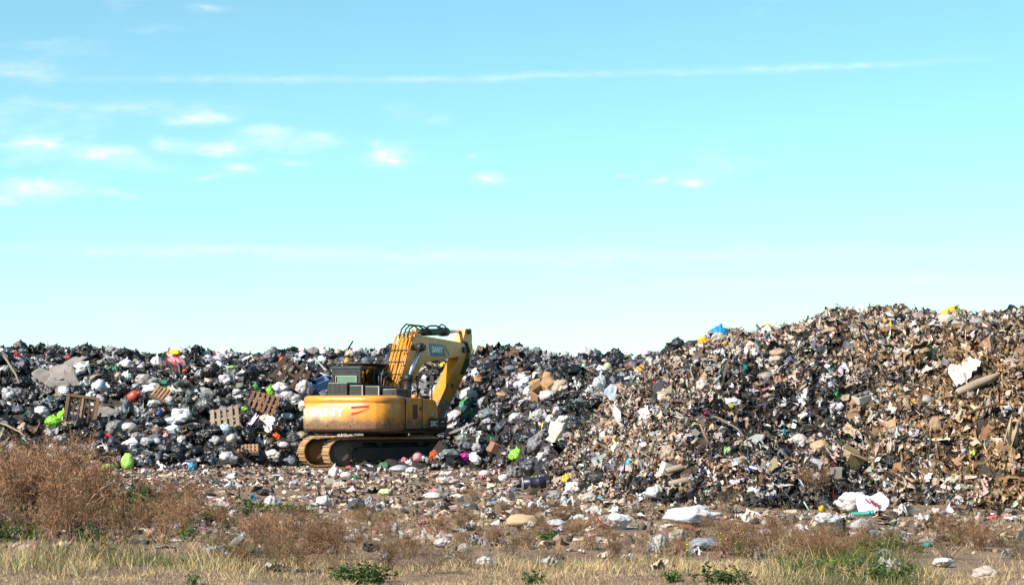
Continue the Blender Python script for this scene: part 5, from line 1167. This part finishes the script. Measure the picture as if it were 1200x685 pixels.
# ================================================================== loose rubbish too small or too many to count
OCC = np.array([tuple(r) for r in LMA] + [(r[1], r[2], r[7], r[8], r[6]) for r in auto])
def not_hiding(P, rad):
    """drop loose pieces that would lie in front of a single thing"""
    px, py, d = project(P); ok = np.ones(len(P), bool); rp = 0.18 * rad * F_PX / d
    for q, (x, y, rx, ry, dd) in enumerate(OCC):
        g, e = (rp, .9) if q < N_LM else (0.0, .86)
        ok &= ~((((px - x) / (rx * e + g)) ** 2 + ((py - y) / (ry * e + g)) ** 2 < 1) & (d < dd + 0.45))
    return ok
def in_machine(P):
    c, s = math.cos(-TRK), math.sin(-TRK); x = P[:, 0] - EX_C[0]; y = P[:, 1] - EX_C[1]; u = c * x - s * y; v = s * x + c * y
    a = (u > -2.35) & (u < 1.7) & (np.abs(v) < 1.62)
    return a
BAGPAL = [(36, C['black']), (16, C['charcoal']), (12, C['slate']), (13, C['white']), (11, C['pale_grey']), (11, C['grey']), (6, C['beige']), (7, C['brown']), (5, C['dark_brown']), (.5, C['green']), (.3, C['red']), (.4, C['blue']), (.2, C['yellow']), (.4, C['pink']), (.2, C['teal']), (.2, C['orange'])]
SHRED = [(25, C['beige']), (20, C['tan']), (16, C['brown']), (14, C['dark_brown']), (18, C['cream']), (8, C['grey']), (7, C['black']), (9, C['white']), (3, C['pale_grey']), (.15, C['red']), (.15, C['blue']), (.15, C['green']), (.12, C['yellow']), (.4, C['pink']), (.8, C['rust'])]
DARKP = [(30, C['black']), (20, C['dark_brown']), (15, C['charcoal']), (8, C['slate']), (8, C['brown']), (6, C['grey']), (6, C['beige']), (4, C['white']), (.3, C['teal']), (.3, C['blue']), (.2, C['red'])]
LITTER = [(26, C['cream']), (22, C['white']), (24, C['beige']), (26, C['brown']), (15, C['dark_brown']), (6, C['pink']), (5, C['black']), (5, C['grey']), (.3, C['sky_blue']), (.25, C['red']), (.2, C['green']), (.2, C['yellow'])]
def build_stuff(name, label, mat, sets):
    V, F, Cc = gather(sets)
    o = link(name, arr_mesh(name, V, F, Cc), mat); tag(o, label, 'rubbish', kind='stuff'); return o
def make_sets(X, Y, table_fn, smin, smax, mix, lift=0.12, down=0.0, power=1.8):
    P = np.stack([X, Y, height(X, Y)], -1); s = smin + (smax - smin) * rng.random(len(P)) ** power
    k = not_hiding(P + np.array([0, 0, 1]) * s[:, None] * .3, s) & ~in_machine(P); P, s = P[k], s[k]
    nrm = slope_normal(P[:, 0], P[:, 1]); col = table_fn(P); out = []
    names = list(mix); w = np.array([mix[n] for n in names], float); kk = rng.choice(len(names), len(P), p=w / w.sum())
    for i, nme in enumerate(names):
        m = kk == i
        if not m.any(): continue
        p, sz, c, n_ = P[m], s[m], col[m], nrm[m]; n = len(p)
        if nme == 'blob': pr, R, S = PR_BLOB, rand_rot(n), sz[:, None] * rng.uniform(.6, 1.1, (n, 3))
        elif nme == 'chunk': pr, R, S = PR_CHUNK, rand_rot(n), sz[:, None] * rng.uniform(.45, 1.2, (n, 3))
        elif nme == 'shard': pr, R, S = PR_CHUNK, frame_rot(n_, .5, .6), sz[:, None] * np.stack([rng.uniform(.35, .8, n), rng.uniform(1.2, 2.2, n), rng.uniform(.25, .6, n)], -1)
        elif nme == 'tiny': pr, R, S = PR_TINY, rand_rot(n), sz[:, None] * rng.uniform(.7, 1.5, (n, 3))
        elif nme == 'thread': pr, R, S = PR_THREAD, frame_rot(n_, .4, down), sz[:, None] * np.stack([rng.uniform(.6, 1.2, n), rng.uniform(1.8, 4.5, n), rng.uniform(.7, 1.3, n)], -1)
        elif nme == 'film': pr, R, S = PR_WAD, frame_rot(n_, .5), sz[:, None] * np.stack([rng.uniform(.35, .8, n), rng.uniform(1.3, 2.6, n), rng.uniform(.3, .7, n)], -1)
        elif nme == 'wad': pr, R, S = PR_WAD, rand_rot(n), sz[:, None] * rng.uniform(.7, 1.1, (n, 3))
        elif nme == 'sheet': pr, R, S = PR_SHEET, frame_rot(n_, .45, down), sz[:, None] * rng.uniform(.9, 1.6, (n, 3))
        elif nme == 'flat': pr, R, S = PR_SHEETF, frame_rot(n_, .25), sz[:, None] * rng.uniform(.8, 1.5, (n, 3))
        elif nme == 'strip': pr, R, S = PR_STRIP, frame_rot(n_, .35, down), sz[:, None] * np.stack([rng.uniform(.7, 1.3, n), rng.uniform(1.6, 3.2, n), rng.uniform(.7, 1.3, n)], -1)
        elif nme == 'stick': pr, R, S = PR_STICK, frame_rot(n_, .5), sz[:, None] * np.stack([rng.uniform(.8, 1.6, n), rng.uniform(1.5, 3.5, n), rng.uniform(.8, 1.6, n)], -1)
        elif nme == 'box': pr, R, S = PR_BOX, frame_rot(n_, .6), sz[:, None] * rng.uniform(.4, 1.0, (n, 3))
        elif nme == 'bottle': pr, R, S = PR_BOTTLE, rand_rot(n), sz[:, None] * rng.uniform(.8, 1.2, (n, 1)) * np.ones((1, 3))
        out.append(place(pr, p + n_ * (sz * lift)[:, None], R, S, c))
    return out
M_LOOSE = mat_attr('loose_plastic', 0.42); M_SHRED = mat_attr('shreds', 0.8, 20, 0.02, 0.3); M_LITTER = mat_attr('litter', 0.65, 20, 0.01, 0.4)
n = 40000; X = rng.uniform(-22, 7, n); Y = rng.uniform(46, 76, n); hl = heap_left(X, Y); k = (hl > 0.02) & (hl >= heap_right(X, Y)); X, Y = X[k], Y[k]
build_stuff('loose_rubbish', 'mass of small bags and scraps filling the bag heap', M_LOOSE,
            make_sets(X, Y, lambda P: palette(len(P), BAGPAL), .12, .42, dict(blob=10, chunk=8, wad=40, film=16, sheet=12, strip=12, box=2, stick=2, bottle=1), .14))
n = 17000; X = rng.uniform(-22, 7, n); Y = rng.uniform(46, 74, n); hl = heap_left(X, Y); k = (hl > 0.0) & (hl >= heap_right(X, Y)); X, Y = X[k], Y[k]
build_stuff('loose_rubbish', 'fine scraps scattered between the bags of the bag heap', M_LOOSE,
            make_sets(X, Y, lambda P: palette(len(P), BAGPAL[3:], .3), .06, .18, dict(chunk=12, wad=28, sheet=34, strip=24, stick=3), .40))
WARM = [(30, (.26, .165, .09)), (26, (.15, .09, .045)), (16, (.06, .038, .022)), (18, (.38, .27, .165)), (6, C['cream']), (4, C['white']), (4, C['black'])]
def right_cols(P):
    base = palette(len(P), SHRED); dk = palette(len(P), DARKP)
    hollow = np.exp(-(((P[:, 0] - 5.0) / 1.5) ** 2 + ((P[:, 1] - 39.0) / 2.6) ** 2)) + 0.35 * (fbm2(P[:, 0], P[:, 1], 0.9, 2, 77))  # hollow gets darker pieces: dark refuse, with its shade put into the colour
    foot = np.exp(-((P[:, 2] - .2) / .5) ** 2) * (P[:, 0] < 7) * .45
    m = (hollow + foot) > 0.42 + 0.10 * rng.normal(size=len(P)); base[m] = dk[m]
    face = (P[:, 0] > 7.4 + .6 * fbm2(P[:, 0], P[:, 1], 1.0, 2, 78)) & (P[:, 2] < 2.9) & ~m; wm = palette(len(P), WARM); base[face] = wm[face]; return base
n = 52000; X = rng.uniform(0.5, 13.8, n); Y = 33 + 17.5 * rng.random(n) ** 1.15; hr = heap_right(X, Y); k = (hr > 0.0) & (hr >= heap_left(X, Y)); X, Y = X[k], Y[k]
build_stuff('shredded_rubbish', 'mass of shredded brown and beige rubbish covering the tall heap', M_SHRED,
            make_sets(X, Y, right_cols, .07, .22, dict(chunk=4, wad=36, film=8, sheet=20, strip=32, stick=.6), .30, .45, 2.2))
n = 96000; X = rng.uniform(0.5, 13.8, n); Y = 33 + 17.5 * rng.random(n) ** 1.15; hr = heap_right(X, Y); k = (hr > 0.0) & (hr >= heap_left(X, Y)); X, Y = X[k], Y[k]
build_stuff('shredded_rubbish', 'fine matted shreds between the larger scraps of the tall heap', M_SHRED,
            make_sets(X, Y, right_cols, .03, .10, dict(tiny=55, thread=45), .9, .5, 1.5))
n = 2600; X = rng.uniform(0.8, 13, n); Y = 34 + 14 * rng.random(n); hr = heap_right(X, Y); k = (hr > 0.05) & (hr < 3.2) & (hr >= heap_left(X, Y)); X, Y = X[k], Y[k]
build_stuff('torn_film', 'torn pale plastic film strewn over the tall brown heap', M_LOOSE,
            make_sets(X, Y, lambda P: palette(len(P), [(30, C['white']), (24, C['pale_grey']), (20, C['cream']), (10, C['grey']), (12, C['black']), (2, C['pink']), (1.5, C['slate'])]), .10, .28, dict(wad=50, film=35, sheet=15), .30, .4, 2.0))
n = 9000; X = rng.uniform(6.2, 14, n); Y = 34 + 7.5 * rng.random(n); hr = heap_right(X, Y); k = (hr > 0.25) & (hr < 3.2); X, Y = X[k], Y[k]
build_stuff('hanging_strands', 'long torn strands hanging down the steep brown face', M_SHRED,
            make_sets(X, Y, lambda P: palette(len(P), [(34, (.27, .17, .09)), (22, (.15, .09, .045)), (12, C['dark_brown']), (26, C['beige']), (6, C['black']), (5, C['cream'])]), .08, .24, dict(strip=78, film=10, sheet=12), .45, .97, 1.6))
n = 60000; X = rng.uniform(-13, 15, n); Y = 26 + 36 * rng.random(n) ** 0.8; dens = np.clip(.45 + .5 * fbm2(X, Y, 1.7, 3, 91), .08, 1) * np.where((X < -0.16 * Y) & (Y < 38), .25, 1)
k = (np.maximum(heap_left(X, Y), heap_right(X, Y)) < 0.15) & (rng.random(n) < dens); X, Y = X[k], Y[k]
build_stuff('ground_litter', 'small pale scraps strewn over the brown ground', M_LITTER,
            make_sets(X, Y, lambda P: palette(len(P), LITTER), .04, .22, dict(flat=40, sheet=26, chunk=22, strip=12, stick=5), .06, 0, 2.6))

n = 16000; X = rng.uniform(-11, 13, n); Y = 25 + 36 * rng.random(n) ** 0.9; k = np.maximum(heap_left(X, Y), heap_right(X, Y)) < 0.2; X, Y = X[k], Y[k]
build_stuff('soil_clods', 'brown clods and crumbs of trampled refuse on the ground', M_SHRED,
            make_sets(X, Y, lambda P: palette(len(P), [(34, C['brown']), (10, C['dark_brown']), (30, C['tan']), (20, C['beige']), (6, C['grey'])]), .03, .16, dict(chunk=70, tiny=30), .12, 0, 2.6))

# ================================================================== dry bushes, weeds, grass
M_TWIG = mat_attr('dry_twigs', 0.85, 40, 0.002, 0.2); M_LEAF = mat_attr('green_leaves', 0.6, 30, 0.003, 0.3); M_GRASS = mat_attr('grass_blades', 0.7, 40, 0.002, 0.25)
for m_ in (M_TWIG, M_LEAF, M_GRASS):
    nt = m_.node_tree; b_ = nt.nodes['Principled BSDF']; at = [q for q in nt.nodes if q.type == 'ATTRIBUTE'][0]; nt.links.new(at.outputs['Color'], b_.inputs['Base Color'])
_nt = M_TWIG.node_tree; _N = NB(_nt); _oi = _N.n('ShaderNodeObjectInfo'); _h = _N.n('ShaderNodeHueSaturation'); _at = [q for q in _nt.nodes if q.type == 'ATTRIBUTE'][0]
_N.lk(_at.outputs['Color'], _h.inputs['Color']); _N.lk(_N.m('ADD', _N.m('MULTIPLY', _oi.outputs['Random'], .6), .5), _h.inputs['Value']); _N.lk(_h.outputs[0], _nt.nodes['Principled BSDF'].inputs['Base Color'])
def ribbons(P, w0, w1, col):
    """P (n,k,3) polylines -> thin two-sided ribbons"""
    n, k, _ = P.shape; d = P[:, -1] - P[:, 0]; r = rng.normal(size=(n, 3)); s = np.cross(d, r); s /= np.linalg.norm(s, axis=1, keepdims=True) + 1e-9
    w = (np.asarray(w0).reshape(-1, 1) + (np.asarray(w1).reshape(-1, 1) - np.asarray(w0).reshape(-1, 1)) * np.linspace(0, 1, k)[None]) * np.ones((n, k))
    A = P + s[:, None] * w[..., None] / 2; B_ = P - s[:, None] * w[..., None] / 2
    V = np.concatenate([A, B_], 1).reshape(-1, 3); i = np.arange(k - 1); f = np.concatenate([np.stack([i, i + 1, i + 1 + k], -1), np.stack([i, i + 1 + k, i + k], -1)])
    F = (f[None] + (np.arange(n) * 2 * k)[:, None, None]).reshape(-1, 3)
    return V, F, np.repeat(col, 2 * k, 0)
def curve_from(base, dirv, length, k, droop, jit):
    n = len(base); t = np.linspace(0, 1, k); P = base[:, None] + dirv[:, None] * (length[:, None, None] * t[None, :, None])
    P[..., 2] -= (droop * length[:, None] * t[None] ** 2); P[:, 1:] += rng.normal(size=(n, k - 1, 3)) * (length[:, None, None] * jit) * t[None, 1:, None]
    return P
def unit(v): return v / (np.linalg.norm(v, axis=-1, keepdims=True) + 1e-9)
def bush_meshes(seed, nst, spread, twig_cols, leafy=1.0):
    """a dry bush about 1 m tall and 1 m wide"""
    base = np.stack([rng.normal(0, .09, nst), rng.normal(0, .09, nst), np.zeros(nst)], -1)
    dv = unit(np.stack([rng.normal(0, spread, nst), rng.normal(0, spread, nst), np.ones(nst)], -1)); L = rng.uniform(.6, 1.0, nst)
    S = curve_from(base, dv, L, 6, .10, .035); cs = palette(nst, twig_cols, .2)
    stems = ribbons(S, .015, .006, cs)
    def off(parent, m, lo, hi, llo, lhi, k, jit, up):
        n = len(parent); idx = np.repeat(np.arange(n), m); t = rng.uniform(lo, hi, n * m); kk = parent.shape[1] - 1; f = t * kk; i = np.minimum(f.astype(int), kk - 1); fr = (f - i)[:, None]
        b = parent[idx, i] * (1 - fr) + parent[idx, i + 1] * fr; d = unit(unit(parent[idx, -1] - parent[idx, 0]) * .7 + rng.normal(size=(n * m, 3)) * .55 + np.array([0, 0, up]))
        return curve_from(b, d, rng.uniform(llo, lhi, n * m) * (1.15 - .6 * t), k, .06, jit), idx
    T1, i1 = off(S, 9, .25, 1, .18, .42, 4, .06, .25); T2, i2 = off(T1, 5, .2, 1, .06, .16, 3, .08, .15)
    c1 = palette(len(T1), twig_cols, .22); c2 = palette(len(T2), twig_cols, .25)
    twigs = gather([ribbons(T1, .006, .003, c1), ribbons(T2, .0045, .0025, c2)])
    nl = int(len(T2) * leafy); pk = rng.integers(0, len(T2), nl); e = T2[pk, -1] + rng.normal(0, .012, (nl, 3)); d = unit(rng.normal(size=(nl, 3)))
    LP = np.stack([e, e + d * rng.uniform(.012, .03, nl)[:, None]], 1); seeds = ribbons(LP, rng.uniform(.008, .018, nl), .003, palette(nl, twig_cols, .35))
    return [arr_mesh('stems', *stems), arr_mesh('twigs', *twigs), arr_mesh('seed_heads', *seeds)]
RED = [(40, (.25, .135, .075)), (30, (.20, .105, .06)), (20, (.33, .21, .12)), (10, (.40, .28, .17))]
STRAW = [(35, (0.239, 0.177, 0.103)), (30, (0.189, 0.132, 0.075)), (20, (0.148, 0.091, 0.052)), (15, (0.285, 0.228, 0.143))]
BUSH = {'red': [bush_meshes(s, 24, .36, RED, .55) for s in range(5)], 'straw': [bush_meshes(s + 9, 16, .5, STRAW, .5) for s in range(4)]}
for L in BUSH.values():
    for q in L:
        for me in q: me.materials.append(M_TWIG)
nb = 0
def near_phrase(px, py): return min(PH, key=lambda l: (l[0] - px) ** 2 + (l[1] - py) ** 2)
bush_rec = []
def bush(px, py, h, kind, wide=1.0, fixed=None):
    """py is the foot of the bush; h its height in metres"""
    P = hit(px, py); e = empty('dry_bush', (P[0], P[1], P[2] - .02), random.uniform(0, 6.28)); e.scale = (h * wide, h * wide, h)
    for nm, me in zip(('stems', 'twigs', 'seed_heads'), random.choice(BUSH[kind])): link(nm, me, None, e)['kind'] = 'stuff'
    bush_rec.append((e, px, py, kind, h)); return e
for px in range(-50, 245, 27): bush(px + random.uniform(-8, 8), 599 + random.uniform(-5, 5), random.uniform(1.0, 1.5) if px < 115 else random.uniform(.6, .75), 'red', 1.0)
for px in range(-45, 235, 30): bush(px + random.uniform(-8, 8), 615 + random.uniform(-5, 5), random.uniform(.8, 1.35) if px < 110 else random.uniform(.6, .75), 'red', 1.0)
for px in range(-45, 250, 33): bush(px + random.uniform(-8, 8), 634 + random.uniform(-4, 4), random.uniform(.55, .95) if px < 110 else random.uniform(.5, .72), 'straw' if random.random() < .45 else 'red', .95)
for px, py, h, k in ((262, 622, .52, 'red'), (300, 640, .5, 'red'), (330, 650, .55, 'red'), (365, 648, .55, 'red'), (395, 655, .5, 'red'), (318, 668, .42, 'straw'), (355, 670, .42, 'red'), (390, 672, .4, 'straw'), (280, 665, .4, 'red'), (250, 650, .45, 'straw'),
                    (425, 640, .5, 'straw'), (455, 630, .42, 'red'), (480, 655, .5, 'straw'), (512, 628, .42, 'red'), (540, 622, .36, 'red'), (505, 672, .42, 'straw'), (545, 665, .42, 'straw'), (575, 640, .38, 'red'), (600, 655, .4, 'straw'), (455, 670, .42, 'red'), (430, 615, .3, 'red'),
                    (620, 640, .3, 'red'), (660, 605, .28, 'red'), (555, 588, .35, 'red'), (690, 645, .3, 'red'), (722, 652, .3, 'red'), (750, 648, .3, 'straw'), (780, 655, .32, 'straw'), (800, 652, .3, 'red'), (845, 645, .42, 'straw'), (870, 640, .42, 'red'), (895, 645, .42, 'red'), (915, 640, .38, 'straw'), (940, 648, .34, 'red'), (965, 640, .36, 'straw'),
                    (856, 602, .55, 'straw'), (962, 578, .55, 'straw'), (950, 570, .45, 'red'), (745, 600, .3, 'red'), (1100, 625, .38, 'red'), (1125, 638, .52, 'straw'), (1150, 645, .42, 'red'), (1110, 655, .4, 'straw'), (1175, 640, .3, 'red'), (1195, 655, .34, 'straw'), (640, 660, .3, 'straw'), (985, 650, .3, 'straw')):
    bush(px, py, h, k, 1.25)
for k in range(46):
    px = random.uniform(415, 1010); py = random.uniform(596, 660)
    if max(zone(*hit(px, py)[:2])) < .1 and not (680 < px < 1010 and py < 618): bush(px, py, random.uniform(.2, .38), random.choice(('red', 'red', 'straw')), 1.5)
for k in range(16): bush(random.uniform(800, 1190), random.uniform(618, 655), random.uniform(.28, .42), random.choice(('red', 'straw')), 1.5)
for k in range(12): bush(random.uniform(245, 430), random.uniform(615, 672), random.uniform(.36, .5), random.choice(('red', 'red', 'straw')), 1.2)
def label_plants(recs, noun_fn, cat, grp):
    fm = {}
    for r in recs:
        q = near_phrase(r[1], r[2]); dx, dy = r[1] - q[0], r[2] - q[1]
        dr = ('right of' if dx > 0 else 'left of') if abs(dx) > 1.3 * abs(dy) else ('in front of' if dy > 0 else 'behind')
        fm.setdefault((noun_fn(r), q[2], dr), []).append((dx * dx + dy * dy, r))
    for (nn, ph, dr), L in fm.items():
        L.sort(key=lambda t: t[0])
        for i, (_, r) in enumerate(L): tag(r[0], (f'{ORD[min(i, 14)]}{nn} {dr} {ph}' if i else f'{nn} nearest {dr} {ph}'), cat, grp)
label_plants(bush_rec, lambda r: ('tall ' if r[4] > .8 else ('medium ' if r[4] > .45 else 'low ')) + ('reddish dry bush' if r[3] == 'red' else 'straw coloured bush'), 'bush', 'dry bushes before the heaps')

def leaf_plant(nst, h, leaf, cols, up=.5):
    """low green weed: stems with pointed leaves; about 1 m at scale 1"""
    base = rng.normal(0, .12, (nst, 3)) * np.array([1, 1, 0]); dv = unit(np.stack([rng.normal(0, .6, nst), rng.normal(0, .6, nst), np.ones(nst) * up * 2], -1))
    S = curve_from(base, dv, rng.uniform(.4, 1, nst) * h, 5, .2, .05); stems = ribbons(S, .012, .006, palette(nst, cols, .2))
    m = 14; idx = np.repeat(np.arange(nst), m); t = rng.uniform(.15, 1, nst * m) * 4; i = np.minimum(t.astype(int), 3); fr = (t - i)[:, None]; b = S[idx, i] * (1 - fr) + S[idx, i + 1] * fr
    d = unit(rng.normal(size=(nst * m, 3)) + np.array([0, 0, .4])); L = rng.uniform(.5, 1.2, nst * m) * leaf; s = unit(np.cross(d, rng.normal(size=d.shape))); w = (L * .42)[:, None]
    up_ = np.cross(s, d) * (L * .12)[:, None]
    Vv = np.stack([b, b + d * (L * .45)[:, None] + s * w / 2 + up_, b + d * L[:, None], b + d * (L * .45)[:, None] - s * w / 2 + up_, b + d * (L * .5)[:, None]], 1).reshape(-1, 3)
    f = np.array([(0, 1, 4), (1, 2, 4), (2, 3, 4), (3, 0, 4)]); F = (f[None] + (np.arange(nst * m) * 5)[:, None, None]).reshape(-1, 3)
    return [arr_mesh('stems', *stems), arr_mesh('leaves', Vv, F, np.repeat(palette(nst * m, cols, .3), 5, 0))]
GREENS = [(40, (0.056, 0.112, 0.019)), (30, (0.083, 0.158, 0.022)), (20, (0.038, 0.075, 0.015)), (10, (0.143, 0.180, 0.038))]
DKG = [(50, (0.026, 0.056, 0.011)), (30, (0.045, 0.090, 0.015)), (20, (0.075, 0.090, 0.022))]
WEED = {'bright': [leaf_plant(16, .8, .16, GREENS) for _ in range(3)], 'dark': [leaf_plant(22, .9, .12, DKG, .7) for _ in range(3)]}
for L in WEED.values():
    for q in L:
        for me in q: me.materials.append(M_LEAF)
wrec = []
for px, py, h, k, wd in ((165, 604, .62, 'dark', 1.2), (175, 612, .5, 'bright', 1.1), (140, 615, .5, 'dark', 1.3), (35, 632, .4, 'bright', .8), (8, 634, .35, 'dark', 1.0), (105, 636, .35, 'dark', 1.2), (215, 632, .3, 'bright', 1.2), (245, 612, .35, 'dark', 1.3), (185, 600, .5, 'bright', 1.1), (150, 606, .5, 'dark', 1.3), (290, 606, .40, 'dark', 1.3), (303, 602, .32, 'bright', 1.2), (337, 600, .26, 'bright', 1.3), (365, 606, .26, 'bright', 1.0), (355, 598, .2, 'bright', 1.3), (286, 652, .25, 'bright', 1.3), (262, 650, .22, 'bright', 1.2),
                         (425, 683, .28, 'dark', 1.8), (408, 680, .22, 'dark', 1.4), (440, 684, .24, 'dark', 1.4), (455, 612, .22, 'dark', 1.5), (640, 632, .22, 'bright', 1.2), (1020, 645, .28, 'bright', 1.5), (1042, 643, .26, 'bright', 1.4), (1008, 646, .24, 'bright', 1.3), (1060, 645, .2, 'bright', 1.2), (1075, 647, .16, 'bright', 1.2),
                         (985, 668, .24, 'bright', 1.5), (965, 665, .2, 'bright', 1.4), (1005, 672, .22, 'dark', 1.5), (935, 668, .18, 'bright', 1.4), (790, 682, .22, 'bright', 1.0), (625, 684, .2, 'dark', 1.2), (225, 684, .16, 'bright', .9), (918, 660, .16, 'bright', 1.2), (1030, 680, .24, 'dark', 1.8), (1050, 684, .24, 'dark', 1.8), (840, 684, .22, 'dark', 2.0), (860, 686, .2, 'dark', 1.8)):
    P = hit(px, py); e = empty('green_weed', (P[0], P[1], P[2] - .01), random.uniform(0, 6)); h *= 1.3; e.scale = (h * wd, h * wd, h)
    for nm, me in zip(('stems', 'leaves'), random.choice(WEED[k])): link(nm, me, None, e)['kind'] = 'stuff'
    wrec.append((e, px, py, k, h))
label_plants(wrec, lambda r: ('leafy dark green weed' if r[3] == 'dark' else 'leafy bright green weed'), 'weed', 'green weeds in the foreground')
# flowering weeds
M_FLOWER = mat_plain('yellow_petals', (.80, .60, .02), .6, vary=.1)
frec = []
for px, py in ((845, 658), (866, 654), (806, 672)):
    P = hit(px, py); e = empty('flowering_weed', (P[0], P[1], P[2] - .01), random.uniform(0, 6)); nst = 5; base = rng.normal(0, .02, (nst, 3)) * np.array([1, 1, 0]); dv = unit(np.stack([rng.normal(0, .2, nst), rng.normal(0, .2, nst), np.ones(nst)], -1))
    S = curve_from(base, dv, rng.uniform(.2, .36, nst), 4, .05, .04); link('stems', arr_mesh('stems', *ribbons(S, .006, .004, palette(nst, GREENS))), M_LEAF, e)
    for k in range(nst):
        bm = bmesh.new(); bmesh.ops.create_icosphere(bm, subdivisions=1, radius=.009); [setattr(v, 'co', Vector((v.co.x, v.co.y, v.co.z * .6))) for v in bm.verts]; link('flower', bm_mesh('flower', bm), M_FLOWER, e, S[k, -1])
    frec.append((e, px, py))
label_plants(frec, lambda r: 'yellow flowering weed', 'weed', 'yellow flowering weeds')

def grass(name, label, n, xr, yr, hfun, colfun, dens):
    X = rng.uniform(*xr, n); Y = rng.uniform(*yr, n); k = rng.random(n) < dens(X, Y); X, Y = X[k], Y[k]; n = len(X); b = np.stack([X, Y, ground_z(X, Y) - .01], -1)
    d = unit(np.stack([rng.normal(0, .38, n), rng.normal(0, .38, n), np.ones(n)], -1)); L = hfun(X, Y) * rng.uniform(.5, 1.25, n)
    S = curve_from(b, d, L, 3, .25, .06); V, F, Cc = ribbons(S, rng.uniform(.003, .0065, n), .0015, colfun(X, Y))
    o = link(name, arr_mesh(name, V, F, Cc), M_GRASS); tag(o, label, 'grass', kind='stuff')
DRYG = [(40, (0.492, 0.379, 0.199)), (30, (0.398, 0.293, 0.152)), (15, (0.312, 0.218, 0.113)), (15, (0.568, 0.463, 0.265))]
GRN = [(40, (0.064, 0.095, 0.019)), (35, (0.109, 0.128, 0.032)), (25, (0.038, 0.064, 0.013))]
def pxy(X, Y): q = project(np.stack([X, Y, X * 0], -1)); return q[0], q[1]
def gh(X, Y):
    px, py = pxy(X, Y); tall = np.clip((Y - 21.2) / .8, 0, 1)
    left = np.clip((330 - px) / 80, 0, 1); right = np.clip((px - 860) / 60, 0, 1) * np.clip((1110 - px) / 60, 0, 1)
    return (.07 + tall * left * .09 + .07 * tall + right * .12 ) * (.55 + 1.1 * np.clip(.5 + .9 * fbm2(X, Y, .45, 2, 61), 0, 1))
def gc(X, Y):
    px, py = pxy(X, Y); g = np.clip((330 - px) / 90, 0, .5) * np.clip((Y - 21.3) / .6, 0, 1) + .75 * np.clip((px - 860) / 70, 0, 1) * np.clip((1120 - px) / 70, 0, 1)
    m = rng.random(len(X)) < g * np.clip(.8 + 1.3 * fbm2(X, Y, .5, 2, 62), 0, 1.3) + .04 + .5 * np.clip(fbm2(X, Y, .6, 2, 66) - .1, 0, 1); br = fbm2(X, Y, .4, 2, 67) > .35; c = palette(len(X), DRYG); c[m] = palette(len(X), GRN)[m]; c[br] = c[br] * .6; return c
def gd(X, Y):
    px, py = pxy(X, Y); lim = np.interp(px, [-200, 0, 300, 420, 600, 760, 900, 1050, 1110, 1400], [24.0, 24.0, 23.4, 22.3, 22.9, 23.9, 24.0, 23.6, 21.6, 21.6]) + .5 * fbm2(X, Y, .8, 2, 63)
    return np.where(Y < lim, 1.0, 0.05 * (Y < 33))
grass('grass', 'dry straw and green grass along the front verge', 102000, (-8.5, 8.5), (16.5, 26.5), gh, gc, gd)
grass('dry_grass', 'sparse dry grass between the bushes and litter', 26000, (-9, 9.5), (25, 36), lambda X, Y: .10 + 0 * X, lambda X, Y: palette(len(X), DRYG[:3]), lambda X, Y: np.clip(.4 + .9 * fbm2(X, Y, 1.2, 3, 64), .03, 1))
